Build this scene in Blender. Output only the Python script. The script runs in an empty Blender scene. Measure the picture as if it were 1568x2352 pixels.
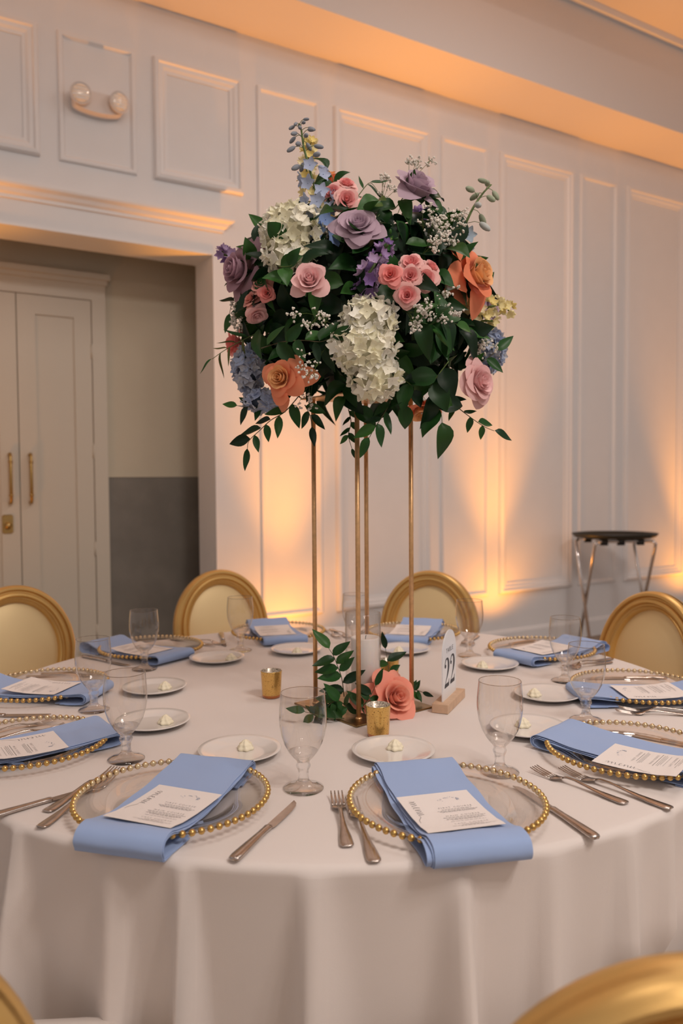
import bpy, bmesh, math, random
from mathutils import Vector, Matrix, Quaternion
PI = math.pi
sc = bpy.context.scene
COL = sc.collection
RND = random.Random(7)

# ------------------------------------------------------------------ camera
TZ = 0.76                                   # table top height
def make_camera():
    yaw, pit, rol = -0.0202, 0.0414, -0.0067
    cy, sy, cp, sp = math.cos(yaw), math.sin(yaw), math.cos(pit), math.sin(pit)
    fw = Vector((sy*cp, cy*cp, -sp)); r = Vector((cy, -sy, 0)); u = r.cross(fw)
    r2 = r*math.cos(rol) + u*math.sin(rol); u2 = u*math.cos(rol) - r*math.sin(rol)
    cd = bpy.data.cameras.new('camera'); co = bpy.data.objects.new('camera', cd); COL.objects.link(co)
    m = Matrix.Identity(4)
    for i in range(3):
        m[i][0], m[i][1], m[i][2] = r2[i], u2[i], -fw[i]
    m[0][3], m[1][3], m[2][3] = 0.0577, -2.0429, 0.5533 + TZ
    co.matrix_world = m
    cd.sensor_fit = 'HORIZONTAL'; cd.sensor_width = 24.0; cd.lens = 1823.77/1568*24.0
    cd.clip_start = 0.05; cd.clip_end = 60
    cd.dof.use_dof = True; cd.dof.focus_distance = 1.58; cd.dof.aperture_fstop = 3.4
    sc.camera = co
make_camera()

# ------------------------------------------------------------------ light
sc.view_settings.view_transform = 'Standard'; sc.view_settings.look = 'None'
sc.view_settings.gamma = 1.0; sc.view_settings.use_curve_mapping = False
sc.view_settings.exposure = 0.0
sc.cycles.use_denoising = True
sc.cycles.use_adaptive_sampling = True; sc.cycles.adaptive_threshold = 0.03
sc.cycles.sample_clamp_indirect = 4.0
sc.cycles.max_bounces = 9; sc.cycles.diffuse_bounces = 3; sc.cycles.glossy_bounces = 4
sc.cycles.transparent_max_bounces = 20; sc.cycles.transmission_bounces = 8
world = bpy.data.worlds.new('room_ambience'); sc.world = world; world.use_nodes = True
bg = world.node_tree.nodes['Background']
bg.inputs[0].default_value = (1.0, 0.87, 0.815, 1); bg.inputs[1].default_value = 0.395

def area_light(name, loc, size, power, color, target):
    l = bpy.data.lights.new(name, 'AREA'); l.shape = 'DISK'; l.size = size; l.energy = power; l.color = color
    o = bpy.data.objects.new(name, l); COL.objects.link(o); o.location = loc
    o.rotation_euler = (Vector(target)-Vector(loc)).to_track_quat('-Z', 'Y').to_euler()
    return o
LAMPS = (((0.15, -1.25, 4.42), 16), ((2.3, -2.7, 4.42), 108), ((1.75, 1.35, 4.42), 27))  # last lamp is an unseen extra, added to brighten the panelled wall
for (lx, ly, lz), pw in LAMPS:                 # each ceiling lamp: six round shades on a ring
    for k in range(6):
        q = 2*PI*k/6+0.3; x, y = lx+0.48*math.cos(q), ly+0.48*math.sin(q)
        area_light('ceiling_lamp_light', (x, y, lz), 0.30, pw/6, (1.0, 0.895, 0.83), (x+0.10, y+0.9, 0))

# main wall frame: local x runs along the wall, local y points away from the room
WTH = math.radians(32.34); WP0 = Vector((1.551, 4.2718, 0))
AMBER = (1.0, 0.35, 0.035)
def uplight_lamp(u, off, power, size, color=AMBER, lean=0.03):
    l = bpy.data.lights.new('uplight_lamp', 'SPOT'); l.energy = power; l.color = color
    l.spot_size = math.radians(size); l.spot_blend = 1.0; l.shadow_soft_size = 0.06
    o = bpy.data.objects.new('uplight_lamp', l); COL.objects.link(o)
    d = Vector((math.cos(WTH), math.sin(WTH), 0)); n = Vector((-math.sin(WTH), math.cos(WTH), 0))
    o.location = WP0 + d*u + n*off + Vector((0, 0, 0.17))
    o.rotation_euler = (Vector((0, 0, 1)) + n*lean).to_track_quat('-Z', 'Y').to_euler()
UPLIGHTS = (-4.75, -2.33, -0.57, 1.72, 3.9)
for u_ in UPLIGHTS:
    uplight_lamp(u_, -0.30, 310, 52, lean=-0.02)
    uplight_lamp(u_, -0.30, 28, 150)

# ------------------------------------------------------------------ helpers
def new_mesh(name, verts, faces, smooth=True, mats=None, fm=None):
    me = bpy.data.meshes.new(name)
    me.from_pydata([tuple(v) for v in verts], [], faces)
    if smooth:
        me.polygons.foreach_set('use_smooth', [True]*len(me.polygons))
    for m in (mats or []): me.materials.append(m)
    if fm: me.polygons.foreach_set('material_index', fm)
    me.update()
    return me
def link(name, data, parent=None, loc=None, rot=None, scale=None):
    o = bpy.data.objects.new(name, data); COL.objects.link(o)
    if parent is not None: o.parent = parent
    if loc is not None: o.location = loc
    if rot is not None:
        if isinstance(rot, Quaternion): o.rotation_mode = 'QUATERNION'; o.rotation_quaternion = rot
        else: o.rotation_euler = rot
    if scale is not None: o.scale = (scale,)*3 if isinstance(scale, (int, float)) else scale
    return o
def thing(name, label, cat, loc=(0, 0, 0), rot=None, group=None, scale=None):
    o = link(name, None, None, loc, rot, scale); o.empty_display_size = 0.02
    return tag(o, label, cat, group)
def tag(o, label, cat, group=None):
    o['label'] = label; o['category'] = cat
    if group: o['group'] = group
    return o
def struct(o, label=None, cat=None):
    o['kind'] = 'structure'
    if label: o['label'] = label
    if cat: o['category'] = cat
    return o
def omat(o, m):
    for s in o.material_slots:
        s.link = 'OBJECT'; s.material = m
    return o
class MB:
    """collects simple solids into one mesh"""
    def __init__(s): s.v = []; s.f = []
    def add(s, vs, fs):
        b = len(s.v); s.v += [Vector(v) for v in vs]; s.f += [tuple(i+b for i in f) for f in fs]; return s
    def box(s, x0, x1, y0, y1, z0, z1):
        return s.add([(x0,y0,z0),(x1,y0,z0),(x1,y1,z0),(x0,y1,z0),(x0,y0,z1),(x1,y0,z1),(x1,y1,z1),(x0,y1,z1)],
                     [(0,3,2,1),(4,5,6,7),(0,1,5,4),(1,2,6,5),(2,3,7,6),(3,0,4,7)])
    def tube(s, pts, rad, n=8, cap=True, closed=False):
        pts = [Vector(p) for p in pts]; m = len(pts)
        rads = rad if isinstance(rad, (list, tuple)) else [rad]*m
        t0 = (pts[1]-pts[0]).normalized()
        ref = Vector((0, 0, 1)) if abs(t0.z) < 0.9 else Vector((1, 0, 0))
        a = t0.cross(ref).normalized(); vs = []; fs = []
        for i, p in enumerate(pts):
            if closed: t = (pts[(i+1) % m]-pts[i-1]).normalized()
            else: t = (pts[min(i+1, m-1)]-pts[max(i-1, 0)]).normalized()
            a = (a - t*a.dot(t)); a = a.normalized() if a.length > 1e-9 else t.orthogonal().normalized()
            b = t.cross(a)
            for k in range(n):
                q = 2*PI*k/n; vs.append(p + (a*math.cos(q) + b*math.sin(q))*rads[i])
        for i in range(m if closed else m-1):
            i2 = (i+1) % m
            for k in range(n):
                k2 = (k+1) % n; fs.append((i*n+k, i*n+k2, i2*n+k2, i2*n+k))
        if cap and not closed:
            fs.append(tuple(reversed(range(n)))); fs.append(tuple(range((m-1)*n, m*n)))
        return s.add(vs, fs)
    def lathe(s, prof, n=40, cx=0, cy=0, lobes=0, lobe=0.0, twist=0.0, caps=True):
        vs = []; fs = []; m = len(prof)
        for j, (r, z) in enumerate(prof):
            for k in range(n):
                q = 2*PI*k/n; rr = r
                if lobes: rr = r*(1 + lobe*math.cos(lobes*q + twist*j))
                vs.append((cx+rr*math.cos(q), cy+rr*math.sin(q), z))
        for j in range(m-1):
            for k in range(n):
                k2 = (k+1) % n; fs.append((j*n+k, j*n+k2, (j+1)*n+k2, (j+1)*n+k))
        s.add(vs, fs); b = len(s.v)-len(vs)
        if caps and prof[0][0] > 1e-6: s.f.append(tuple(b+k for k in reversed(range(n))))
        if caps and prof[-1][0] > 1e-6: s.f.append(tuple(b+(m-1)*n+k for k in range(n)))
        return s
    def grid(s, fn, nu, nv):
        vs = [fn(i/nu, j/nv) for j in range(nv+1) for i in range(nu+1)]
        fs = [(j*(nu+1)+i, j*(nu+1)+i+1, (j+1)*(nu+1)+i+1, (j+1)*(nu+1)+i) for j in range(nv) for i in range(nu)]
        return s.add(vs, fs)
    def ball(s, c, r, nu=10, nv=6, sc3=(1, 1, 1)):
        c = Vector(c); vs = [c+Vector((0, 0, -r*sc3[2]))]; fs = []
        for j in range(1, nv):
            th = -PI/2 + PI*j/nv
            for i in range(nu):
                q = 2*PI*i/nu
                vs.append(c+Vector((r*sc3[0]*math.cos(th)*math.cos(q), r*sc3[1]*math.cos(th)*math.sin(q), r*sc3[2]*math.sin(th))))
        vs.append(c+Vector((0, 0, r*sc3[2]))); L = len(vs)-1
        for i in range(nu): fs.append((0, 1+(i+1) % nu, 1+i))
        for j in range(nv-2):
            for i in range(nu):
                a = 1+j*nu; fs.append((a+i, a+(i+1) % nu, a+nu+(i+1) % nu, a+nu+i))
        a = 1+(nv-2)*nu
        for i in range(nu): fs.append((a+i, a+(i+1) % nu, L))
        return s.add(vs, fs)
    def xf(s, m):
        s.v = [m @ v for v in s.v]; return s
    def mesh(s, name, mat, smooth=True):
        me = new_mesh(name, s.v, s.f, smooth, [mat] if mat else None)
        return me
    def build(s, name, mat, parent=None, smooth=True, **kw):
        return link(name, s.mesh(name, mat, smooth), parent, **kw)
def auto_smooth(o_or_me, ang=35):
    me = o_or_me.data if hasattr(o_or_me, 'data') else o_or_me
    bm = bmesh.new(); bm.from_mesh(me)
    lim = math.radians(ang)
    for e in bm.edges:
        if len(e.link_faces) == 2 and e.calc_face_angle(0) > lim: e.smooth = False
    bm.to_mesh(me); bm.free()
    return o_or_me
def beveled(name, mb, mat, width, segs=2, smooth=True):
    me = mb.mesh(name, mat, False); bm = bmesh.new(); bm.from_mesh(me)
    bmesh.ops.remove_doubles(bm, verts=bm.verts, dist=1e-6)
    bmesh.ops.bevel(bm, geom=bm.edges[:], offset=width, segments=segs, affect='EDGES', profile=0.5)
    bm.to_mesh(me); bm.free()
    return me
def copy_tree(o, parent=None):
    c = o.copy(); COL.objects.link(c)
    if parent is not None: c.parent = parent
    for ch in o.children: copy_tree(ch, c)
    return c

# ------------------------------------------------------------------ materials
def nodes(name):
    m = bpy.data.materials.new(name); m.use_nodes = True
    nt = m.node_tree; return m, nt, nt.nodes['Principled BSDF']
def setp(b, **k):
    for n, v in k.items():
        n = n.replace('_', ' ')
        if n in b.inputs: b.inputs[n].default_value = v
def mat(name, col, rough=0.6, metal=0.0, spec=0.5, noise=0.0, nscale=20, bump=0.0, bscale=200, sss=0.0, sheen=0.0, coat=0.0):
    m, nt, b = nodes(name)
    setp(b, Base_Color=(*col, 1), Roughness=rough, Metallic=metal)
    b.inputs['Specular IOR Level'].default_value = spec
    if sheen: b.inputs['Sheen Weight'].default_value = sheen
    if coat: b.inputs['Coat Weight'].default_value = coat; b.inputs['Coat Roughness'].default_value = 0.1
    if sss:
        b.inputs['Subsurface Weight'].default_value = sss; b.inputs['Subsurface Radius'].default_value = (0.01, 0.006, 0.004)
        b.inputs['Subsurface Scale'].default_value = 0.5
    if noise or bump:
        tc = nt.nodes.new('ShaderNodeTexCoord')
    if noise:
        n = nt.nodes.new('ShaderNodeTexNoise'); n.inputs['Scale'].default_value = nscale; n.inputs['Detail'].default_value = 4
        r = nt.nodes.new('ShaderNodeValToRGB')
        r.color_ramp.elements[0].position = 0.3; r.color_ramp.elements[1].position = 0.7
        r.color_ramp.elements[0].color = (*[c*(1-noise) for c in col], 1); r.color_ramp.elements[1].color = (*[min(1, c*(1+noise)) for c in col], 1)
        nt.links.new(tc.outputs['Object'], n.inputs['Vector']); nt.links.new(n.outputs['Fac'], r.inputs['Fac']); nt.links.new(r.outputs['Color'], b.inputs['Base Color'])
    if bump:
        n = nt.nodes.new('ShaderNodeTexNoise'); n.inputs['Scale'].default_value = bscale; n.inputs['Detail'].default_value = 3
        bp = nt.nodes.new('ShaderNodeBump'); bp.inputs['Strength'].default_value = bump; bp.inputs['Distance'].default_value = 0.002
        nt.links.new(tc.outputs['Object'], n.inputs['Vector']); nt.links.new(n.outputs['Fac'], bp.inputs['Height']); nt.links.new(bp.outputs['Normal'], b.inputs['Normal'])
    return m
def glass_mat(name, col=(1, 1, 1), clear=0.62, ior=1.45, rough=0.0):
    m = bpy.data.materials.new(name); m.use_nodes = True; nt = m.node_tree; nt.nodes.clear()
    out = nt.nodes.new('ShaderNodeOutputMaterial'); g = nt.nodes.new('ShaderNodeBsdfGlass'); t = nt.nodes.new('ShaderNodeBsdfTransparent')
    g.inputs['Color'].default_value = (*col, 1); g.inputs['IOR'].default_value = ior; g.inputs['Roughness'].default_value = rough
    t.inputs['Color'].default_value = (*col, 1)
    mx = nt.nodes.new('ShaderNodeMixShader'); mx.inputs['Fac'].default_value = clear
    nt.links.new(g.outputs[0], mx.inputs[1]); nt.links.new(t.outputs[0], mx.inputs[2]); nt.links.new(mx.outputs[0], out.inputs['Surface'])
    return m
def thin_glass(name, col=(1, 1, 1), boost=1.0, rough=0.02):
    m = bpy.data.materials.new(name); m.use_nodes = True; nt = m.node_tree; nt.nodes.clear()
    out = nt.nodes.new('ShaderNodeOutputMaterial'); g = nt.nodes.new('ShaderNodeBsdfGlossy'); t = nt.nodes.new('ShaderNodeBsdfTransparent')
    g.inputs['Roughness'].default_value = rough; t.inputs['Color'].default_value = (*col, 1)
    lw = nt.nodes.new('ShaderNodeLayerWeight'); lw.inputs['Blend'].default_value = 0.5
    fr = nt.nodes.new('ShaderNodeMath'); fr.operation = 'POWER'; fr.inputs[1].default_value = 3.5; nt.links.new(lw.outputs['Facing'], fr.inputs[0])
    mu = nt.nodes.new('ShaderNodeMath'); mu.operation = 'MULTIPLY_ADD'; mu.inputs[1].default_value = 0.75*boost; mu.inputs[2].default_value = 0.035*boost; mu.use_clamp = True
    mx = nt.nodes.new('ShaderNodeMixShader')
    nt.links.new(fr.outputs[0], mu.inputs[0]); nt.links.new(mu.outputs[0], mx.inputs['Fac'])
    nt.links.new(t.outputs[0], mx.inputs[1]); nt.links.new(g.outputs[0], mx.inputs[2]); nt.links.new(mx.outputs[0], out.inputs['Surface'])
    return m
def leaf_mat(name, col, rough=0.42, var=0.35):
    m, nt, b = nodes(name)
    setp(b, Roughness=rough); b.inputs['Specular IOR Level'].default_value = 0.35
    oi = nt.nodes.new('ShaderNodeObjectInfo'); hs = nt.nodes.new('ShaderNodeHueSaturation'); hs.inputs['Color'].default_value = (*col, 1)
    mr = nt.nodes.new('ShaderNodeMapRange'); mr.inputs['To Min'].default_value = 1-var; mr.inputs['To Max'].default_value = 1+var
    nt.links.new(oi.outputs['Random'], mr.inputs['Value']); nt.links.new(mr.outputs['Result'], hs.inputs['Value'])
    nt.links.new(hs.outputs['Color'], b.inputs['Base Color'])
    tr = nt.nodes.new('ShaderNodeBsdfTranslucent'); mx = nt.nodes.new('ShaderNodeMixShader'); mx.inputs['Fac'].default_value = 0.18
    nt.links.new(hs.outputs['Color'], tr.inputs['Color'])
    out = nt.nodes['Material Output']
    nt.links.new(b.outputs[0], mx.inputs[1]); nt.links.new(tr.outputs[0], mx.inputs[2]); nt.links.new(mx.outputs[0], out.inputs['Surface'])
    return m
def petal_mat(name, col, var=0.08, rough=0.65):
    m, nt, b = nodes(name)
    setp(b, Roughness=rough); b.inputs['Specular IOR Level'].default_value = 0.2; b.inputs['Sheen Weight'].default_value = 0.15
    oi = nt.nodes.new('ShaderNodeObjectInfo'); hs = nt.nodes.new('ShaderNodeHueSaturation'); hs.inputs['Color'].default_value = (*col, 1)
    mr = nt.nodes.new('ShaderNodeMapRange'); mr.inputs['To Min'].default_value = 1-var; mr.inputs['To Max'].default_value = 1+var
    nt.links.new(oi.outputs['Random'], mr.inputs['Value']); nt.links.new(mr.outputs['Result'], hs.inputs['Value'])
    nt.links.new(hs.outputs['Color'], b.inputs['Base Color'])
    tr = nt.nodes.new('ShaderNodeBsdfTranslucent'); mx = nt.nodes.new('ShaderNodeMixShader'); mx.inputs['Fac'].default_value = 0.25
    nt.links.new(hs.outputs['Color'], tr.inputs['Color']); out = nt.nodes['Material Output']
    nt.links.new(b.outputs[0], mx.inputs[1]); nt.links.new(tr.outputs[0], mx.inputs[2]); nt.links.new(mx.outputs[0], out.inputs['Surface'])
    return m
def S(r, g, b):                              # sRGB 0-255 to linear
    f = lambda c: (c/255/12.92) if c/255 <= 0.04045 else ((c/255+0.055)/1.055)**2.4
    return (f(r), f(g), f(b))
M = {}
M['wall'] = mat('wall_paint', (0.79, 0.79, 0.80), 0.55, noise=0.012, nscale=6)
M['trim'] = mat('trim_paint', (0.80, 0.80, 0.81), 0.42)
M['vestibule'] = mat('vestibule_paint', (0.60, 0.54, 0.42), 0.6, noise=0.02, nscale=4)
M['door'] = mat('door_paint', (0.62, 0.57, 0.48), 0.4)
M['wainscot'] = mat('wainscot_grey', (0.20, 0.185, 0.16), 0.6, noise=0.12, nscale=5)
M['floor'] = mat('carpet', (0.30, 0.24, 0.19), 0.9, noise=0.15, nscale=30, bump=0.4)
M['ceiling'] = mat('ceiling_paint', (0.76, 0.72, 0.70), 0.7)
M['brass'] = mat('aged_brass', (0.50, 0.34, 0.13), 0.35, 1.0)
M['plastic'] = mat('white_plastic', (0.72, 0.68, 0.66), 0.35)
M['lens'] = mat('ridged_lens', (0.92, 0.88, 0.82), 0.08, 0.15, coat=0.6)
M['cloth'] = mat('white_tablecloth', (0.775, 0.71, 0.675), 0.85, sheen=0.2, bump=0.12, bscale=900)
M['chair_gold'] = mat('gold_chair_paint', (0.70, 0.44, 0.15), 0.36, 0.6, noise=0.05, nscale=10)
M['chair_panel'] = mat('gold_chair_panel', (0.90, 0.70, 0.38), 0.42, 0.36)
M['chair_back'] = mat('dark_chair_back', (0.085, 0.062, 0.022), 0.45, 0.35)  # rear face of the back panel, much darker than its front
M['cushion'] = mat('cream_cushion', (0.74, 0.67, 0.62), 0.8)
M['glass'] = glass_mat('clear_glass')
M['thin'] = thin_glass('thin_clear_glass', (0.985, 0.975, 0.965), 1.35)
M['thin_bowl'] = thin_glass('goblet_glass', (0.965, 0.95, 0.935), 1.9, 0.01)
M['thin_rim'] = thin_glass('thin_rim_glass', (0.72, 0.66, 0.60), 2.6)
M['bead'] = mat('gold_bead', (0.66, 0.43, 0.15), 0.30, 0.9)
M['bead_glass'] = mat('bead_inner_gold', (0.76, 0.60, 0.38), 0.2, 0.45)
M['napkin'] = mat('blue_napkin', (0.33, 0.455, 0.74), 0.85, sheen=0.2, bump=0.15, bscale=1500)
M['paper'] = mat('menu_paper', (0.86, 0.80, 0.77), 0.8)
M['ink'] = mat('ink', (0.06, 0.06, 0.07), 0.7)
M['ink_script'] = mat('ink_script', (0.13, 0.12, 0.13), 0.7)
M['ink_soft'] = mat('ink_soft', (0.42, 0.40, 0.40), 0.7)
M['ink_blue'] = mat('ink_floral', (0.38, 0.42, 0.52), 0.7)
M['steel'] = mat('worn_steel', (0.58, 0.52, 0.48), 0.24, 1.0, noise=0.12, nscale=60, bump=0.05, bscale=300)
M['china'] = mat('white_china', (0.80, 0.76, 0.73), 0.12, coat=0.5)
M['butter'] = mat('butter', (0.93, 0.85, 0.64), 0.5)
M['stand_gold'] = mat('brushed_gold', (0.70, 0.42, 0.20), 0.36, 0.65, noise=0.12, nscale=90)
M['plate_gold'] = mat('antique_gold_plate', (0.30, 0.20, 0.09), 0.28, 0.95, noise=0.25, nscale=60)
M['candle'] = mat('white_wax', (0.86, 0.82, 0.80), 0.5, sss=0.3)
M['wood'] = mat('pale_wood', (0.62, 0.42, 0.28), 0.6, noise=0.12, nscale=40)
M['acrylic'] = mat('white_card', (0.83, 0.84, 0.86), 0.25)
M['black'] = mat('black_plastic', (0.012, 0.014, 0.010), 0.45)
M['chrome'] = mat('chrome', (0.75, 0.72, 0.70), 0.12, 1.0)
M['strap'] = mat('black_strap', (0.01, 0.01, 0.01), 0.8)
M['lamp_body'] = mat('lamp_housing', (0.02, 0.02, 0.02), 0.5)
M['leaf'] = leaf_mat('leaf_green', (0.018, 0.075, 0.016))
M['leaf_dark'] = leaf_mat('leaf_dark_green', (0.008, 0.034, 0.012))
M['leaf_fresh'] = leaf_mat('leaf_fresh_green', (0.035, 0.115, 0.022))
M['leaf_olive'] = leaf_mat('leaf_olive', (0.085, 0.10, 0.025))
M['stem'] = mat('stem_green', (0.10, 0.16, 0.035), 0.5)
M['stem_brown'] = mat('stem_brown', (0.10, 0.085, 0.04), 0.6)
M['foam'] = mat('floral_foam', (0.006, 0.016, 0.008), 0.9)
# ------------------------------------------------------------------ the room
WALL = dict(loc=tuple(WP0), rot=(0, 0, WTH))
def wall_obj(name, mb, m, parent=None, smooth=False):
    if parent is not None: return mb.build(name, m, parent, smooth)
    return mb.build(name, m, None, smooth, **WALL)
UO, UL = -2.79, -4.87                     # edges of the doorway opening
ZH = 2.665; ZS = 4.025; ZC = 4.705; WT = 0.28; SOF = -0.47
floor = struct(MB().box(-9, 9, -6, 9, -0.05, 0).build('floor', M['floor'], None, False))
wb = MB().box(UO, 7.0, 0, WT, 0, ZS).box(-8.0, UL, 0, WT, 0, ZS).box(UL, UO, 0, WT, ZH, ZS)
wall_back = struct(wall_obj('wall_back', wb, M['wall']))
def frame_mesh(u0, u1, z0, z1, prof):
    """mitred picture-frame moulding; prof = (inset, proud) pairs"""
    mb = MB(); n = len(prof); vs = []; fs = []
    for (cu, cz, su, sz) in ((u0, z0, 1, 1), (u1, z0, -1, 1), (u1, z1, -1, -1), (u0, z1, 1, -1)):
        for (i, h) in prof: vs.append((cu+su*i, -h, cz+sz*i))
    for c in range(4):
        c2 = (c+1) % 4
        for k in range(n-1): fs.append((c*n+k, c2*n+k, c2*n+k+1, c*n+k+1))
    return mb.add(vs, fs)
THICK = [(0, 0), (0, 0.016), (0.008, 0.030), (0.026, 0.034), (0.034, 0.022), (0.052, 0.020), (0.066, 0.010), (0.082, 0.008), (0.082, 0.0)]
THIN = [(0, 0), (0, 0.010), (0.006, 0.017), (0.022, 0.017), (0.030, 0.006), (0.036, 0.0)]
ZPB, ZPT, ZUB = 0.43, 3.742, 3.05
tall = [(-2.488, -2.046, THIN), (-1.94, -1.15, THICK), (-1.05, -0.612, THIN), (-0.505, 0.273, THICK), (0.358, 0.798, THIN), (0.905, 1.685, THICK), (1.775, 2.215, THIN), (2.32, 3.10, THICK), (3.2, 3.64, THIN), (3.75, 4.53, THICK)]
upper = [(-3.142, -2.588, THICK), (-3.668, -3.243, THIN), (-4.32, -3.768, THICK), (-4.85, -4.425, THIN)]
for (a, b, pr) in tall: auto_smooth(wall_obj('panel_moulding', frame_mesh(a, b, ZPB, ZPT, pr), M['trim'], wall_back), 25)
for (a, b, pr) in upper: auto_smooth(wall_obj('panel_moulding', frame_mesh(a, b, ZUB, ZPT, pr), M['trim'], wall_back), 25)
# header cornice over the doorway and the flat casing around it
hd = MB()
prof = [(0.0, 2.805), (-0.012, 2.805), (-0.014, 2.822), (-0.030, 2.832), (-0.040, 2.850), (-0.062, 2.862), (-0.066, 2.872), (-0.066, 2.890), (0.0, 2.890)]
vs = []; fs = []; n = len(prof)
for (u, sgn) in ((UL-0.14, 1), (UO+0.06, -1)):
    for (o, z) in prof: vs.append((u - sgn*(-o), o, z))
for k in range(n-1): fs.append((k, n+k, n+k+1, k+1))
fs.append(tuple(range(n))); fs.append(tuple(reversed(range(n, 2*n))))
hd.add(vs, fs)
struct(auto_smooth(wall_obj('trim_1', hd, M['trim']), 20), 'cornice moulding above the open doorway', 'moulding')
cs = MB().box(UO, UO+0.012, -0.006, 0, 0, ZH+0.012).box(UL, UO, -0.006, 0, ZH, ZH+0.012)
struct(wall_obj('trim_2', cs, M['trim']), 'thin edge bead around the open doorway', 'moulding')
bb = MB()
for (a, b) in ((UO+0.02, 7.0), (-8.0, UL)):
    pr = [(0, 0), (-0.018, 0), (-0.018, 0.125), (-0.010, 0.145), (0, 0.150)]; vs = []; fs = []
    for u in (a, b): vs += [(u, o, z) for (o, z) in pr]
    fs = [(k, 5+k, 6+k, k+1) for k in range(4)] + [tuple(range(5)), tuple(reversed(range(5, 10)))]
    bb.add(vs, fs)
struct(wall_obj('baseboard_back', bb, M['trim']))
# ceiling with dropped soffit along the wall
ceiling = struct(wall_obj('ceiling', MB().box(-8, 8, -7.5, SOF, ZC, ZC+0.1), M['ceiling']))
wall_obj('soffit', MB().box(-8, 8, SOF+0.03, WT, ZS, ZS+0.02), M['ceiling'], ceiling)
wall_obj('fascia', MB().box(-8, 8, SOF, SOF+0.03, ZS, ZC), M['ceiling'], ceiling)
wall_obj('crown_strip', MB().box(-8, 8, SOF-0.05, SOF, ZC-0.045, ZC), M['trim'], ceiling)
# vestibule behind the doorway
VO = 0.62
VR = -2.36; VL = -5.35
vb = MB().box(VL-0.1, VR+0.1, VO, VO+0.1, 0, 2.95)
vb.box(VR, VR+0.1, WT, VO, 0, 2.95).box(VL-0.1, VL, WT, VO, 0, 2.95)
wall_vest = struct(wall_obj('wall_vestibule', vb, M['vestibule']))
wall_obj('vestibule_ceiling', MB().box(VL-0.1, VR+0.1, WT, VO+0.1, 2.95, 3.0), M['vestibule'], wall_vest)
wall_obj('wainscot_panel', MB().box(-3.285, VR, VO-0.012, VO, 0, 1.335), M['wainscot'], wall_vest)
wall_obj('wainscot_cap', MB().box(-3.285, VR, VO-0.018, VO, 1.335, 1.347), M['vestibule'], wall_vest)
GAPU = -3.81; LW = 0.442                    # meeting line of the doors, leaf width
dtop = 2.445
cas = MB().box(GAPU+LW+0.004, GAPU+LW+0.09, VO-0.03, VO, 0, dtop+0.004).box(GAPU-LW-0.09, GAPU-LW-0.004, VO-0.03, VO, 0, dtop+0.004)
cas.box(GAPU-LW-0.09, GAPU+LW+0.09, VO-0.03, VO, dtop+0.004, dtop+0.10)
struct(wall_obj('trim_3', cas, M['door']), 'painted casing around the double doors', 'moulding')
cap = MB().box(GAPU-LW-0.10, GAPU+LW+0.10, VO-0.045, VO, dtop+0.10, dtop+0.13).box(GAPU-LW-0.115, GAPU+LW+0.115, VO-0.065, VO, dtop+0.13, dtop+0.165)
struct(wall_obj('trim_4', cap, M['door']), 'stepped head moulding above the double doors', 'moulding')
def door(nm, u0, u1, sgn, label):
    y0 = VO-0.022
    d = MB(); st = 0.105
    p0, p1 = u0+st, u1-st
    d.box(u0, p0, y0, VO, 0.01, dtop).box(p1, u1, y0, VO, 0.01, dtop)
    d.box(p0, p1, y0, VO, dtop-0.115, dtop).box(p0, p1, y0, VO, 0.01, 0.2)
    o = struct(wall_obj(nm, d, M['door']), label, 'door')
    wall_obj('panel', MB().box(p0, p1, y0+0.013, VO, 0.2, dtop-0.115), M['door'], o)
    hu = (u1-0.055) if sgn > 0 else (u0+0.055)
    h = MB(); y = y0-0.045; z0, z1 = 1.185, 1.475
    h.tube([(hu, y0, z1), (hu, y+0.012, z1+0.002), (hu, y, z1-0.012), (hu, y, z0+0.012), (hu, y+0.012, z0-0.002), (hu, y0, z0)], 0.0095, 10)
    for z in (z0+0.045, z1-0.045): h.lathe([(0.011, z-0.006), (0.0135, z-0.003), (0.0135, z+0.003), (0.011, z+0.006)], 10, hu, y)
    ho = wall_obj('door_handle', h, M['brass'], o, True)
    k = MB()
    zz = z0+0.055
    pts = []
    for i in range(90):
        q = i/89; a = q*22*PI
        pts.append((hu+0.0095*math.cos(a), y+0.0095*math.sin(a), zz+q*(z1-z0-0.11)))
    k.tube(pts, 0.0024, 5)
    wall_obj('rope_twist', k, M['brass'], ho, True)
    hinge_u = u0 if sgn > 0 else u1
    for z in (0.35, 0.88, 1.5, 2.13):
        wall_obj('hinge', MB().lathe([(0.006, z-0.045), (0.006, z+0.045)], 8, hinge_u, y0-0.002), M['door'], o, True)
    return o
d1 = door('door_1', GAPU-LW, GAPU-0.003, 1, 'left painted panel door with brass pull and deadbolt')
d2 = door('door_2', GAPU+0.003, GAPU+LW, -1, 'right painted panel door with a long brass pull')
db = MB(); bu, bz, y0 = GAPU-0.075, 1.055, VO-0.022
oct_ = [(-0.032, -0.05), (-0.022, -0.058), (0.022, -0.058), (0.032, -0.05), (0.032, 0.05), (0.022, 0.058), (-0.022, 0.058), (-0.032, 0.05)]
db.add([(bu+x, y0, bz+z) for (x, z) in oct_] + [(bu+x*0.9, y0-0.012, bz+z*0.9) for (x, z) in oct_],
       [tuple(8+i for i in range(8))] + [(i, (i+1) % 8, 8+(i+1) % 8, 8+i) for i in range(8)])
dbo = wall_obj('deadbolt', db, M['brass'], d1)
kn = MB(); kn.lathe([(0.0, -0.02), (0.018, -0.018), (0.022, -0.008), (0.022, 0.0)], 18)
kn.xf(Matrix.Translation((bu, y0-0.012, bz-0.008)) @ Matrix.Rotation(-PI/2, 4, 'X'))
wall_obj('thumb_turn', kn, M['brass'], dbo, True)

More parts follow.
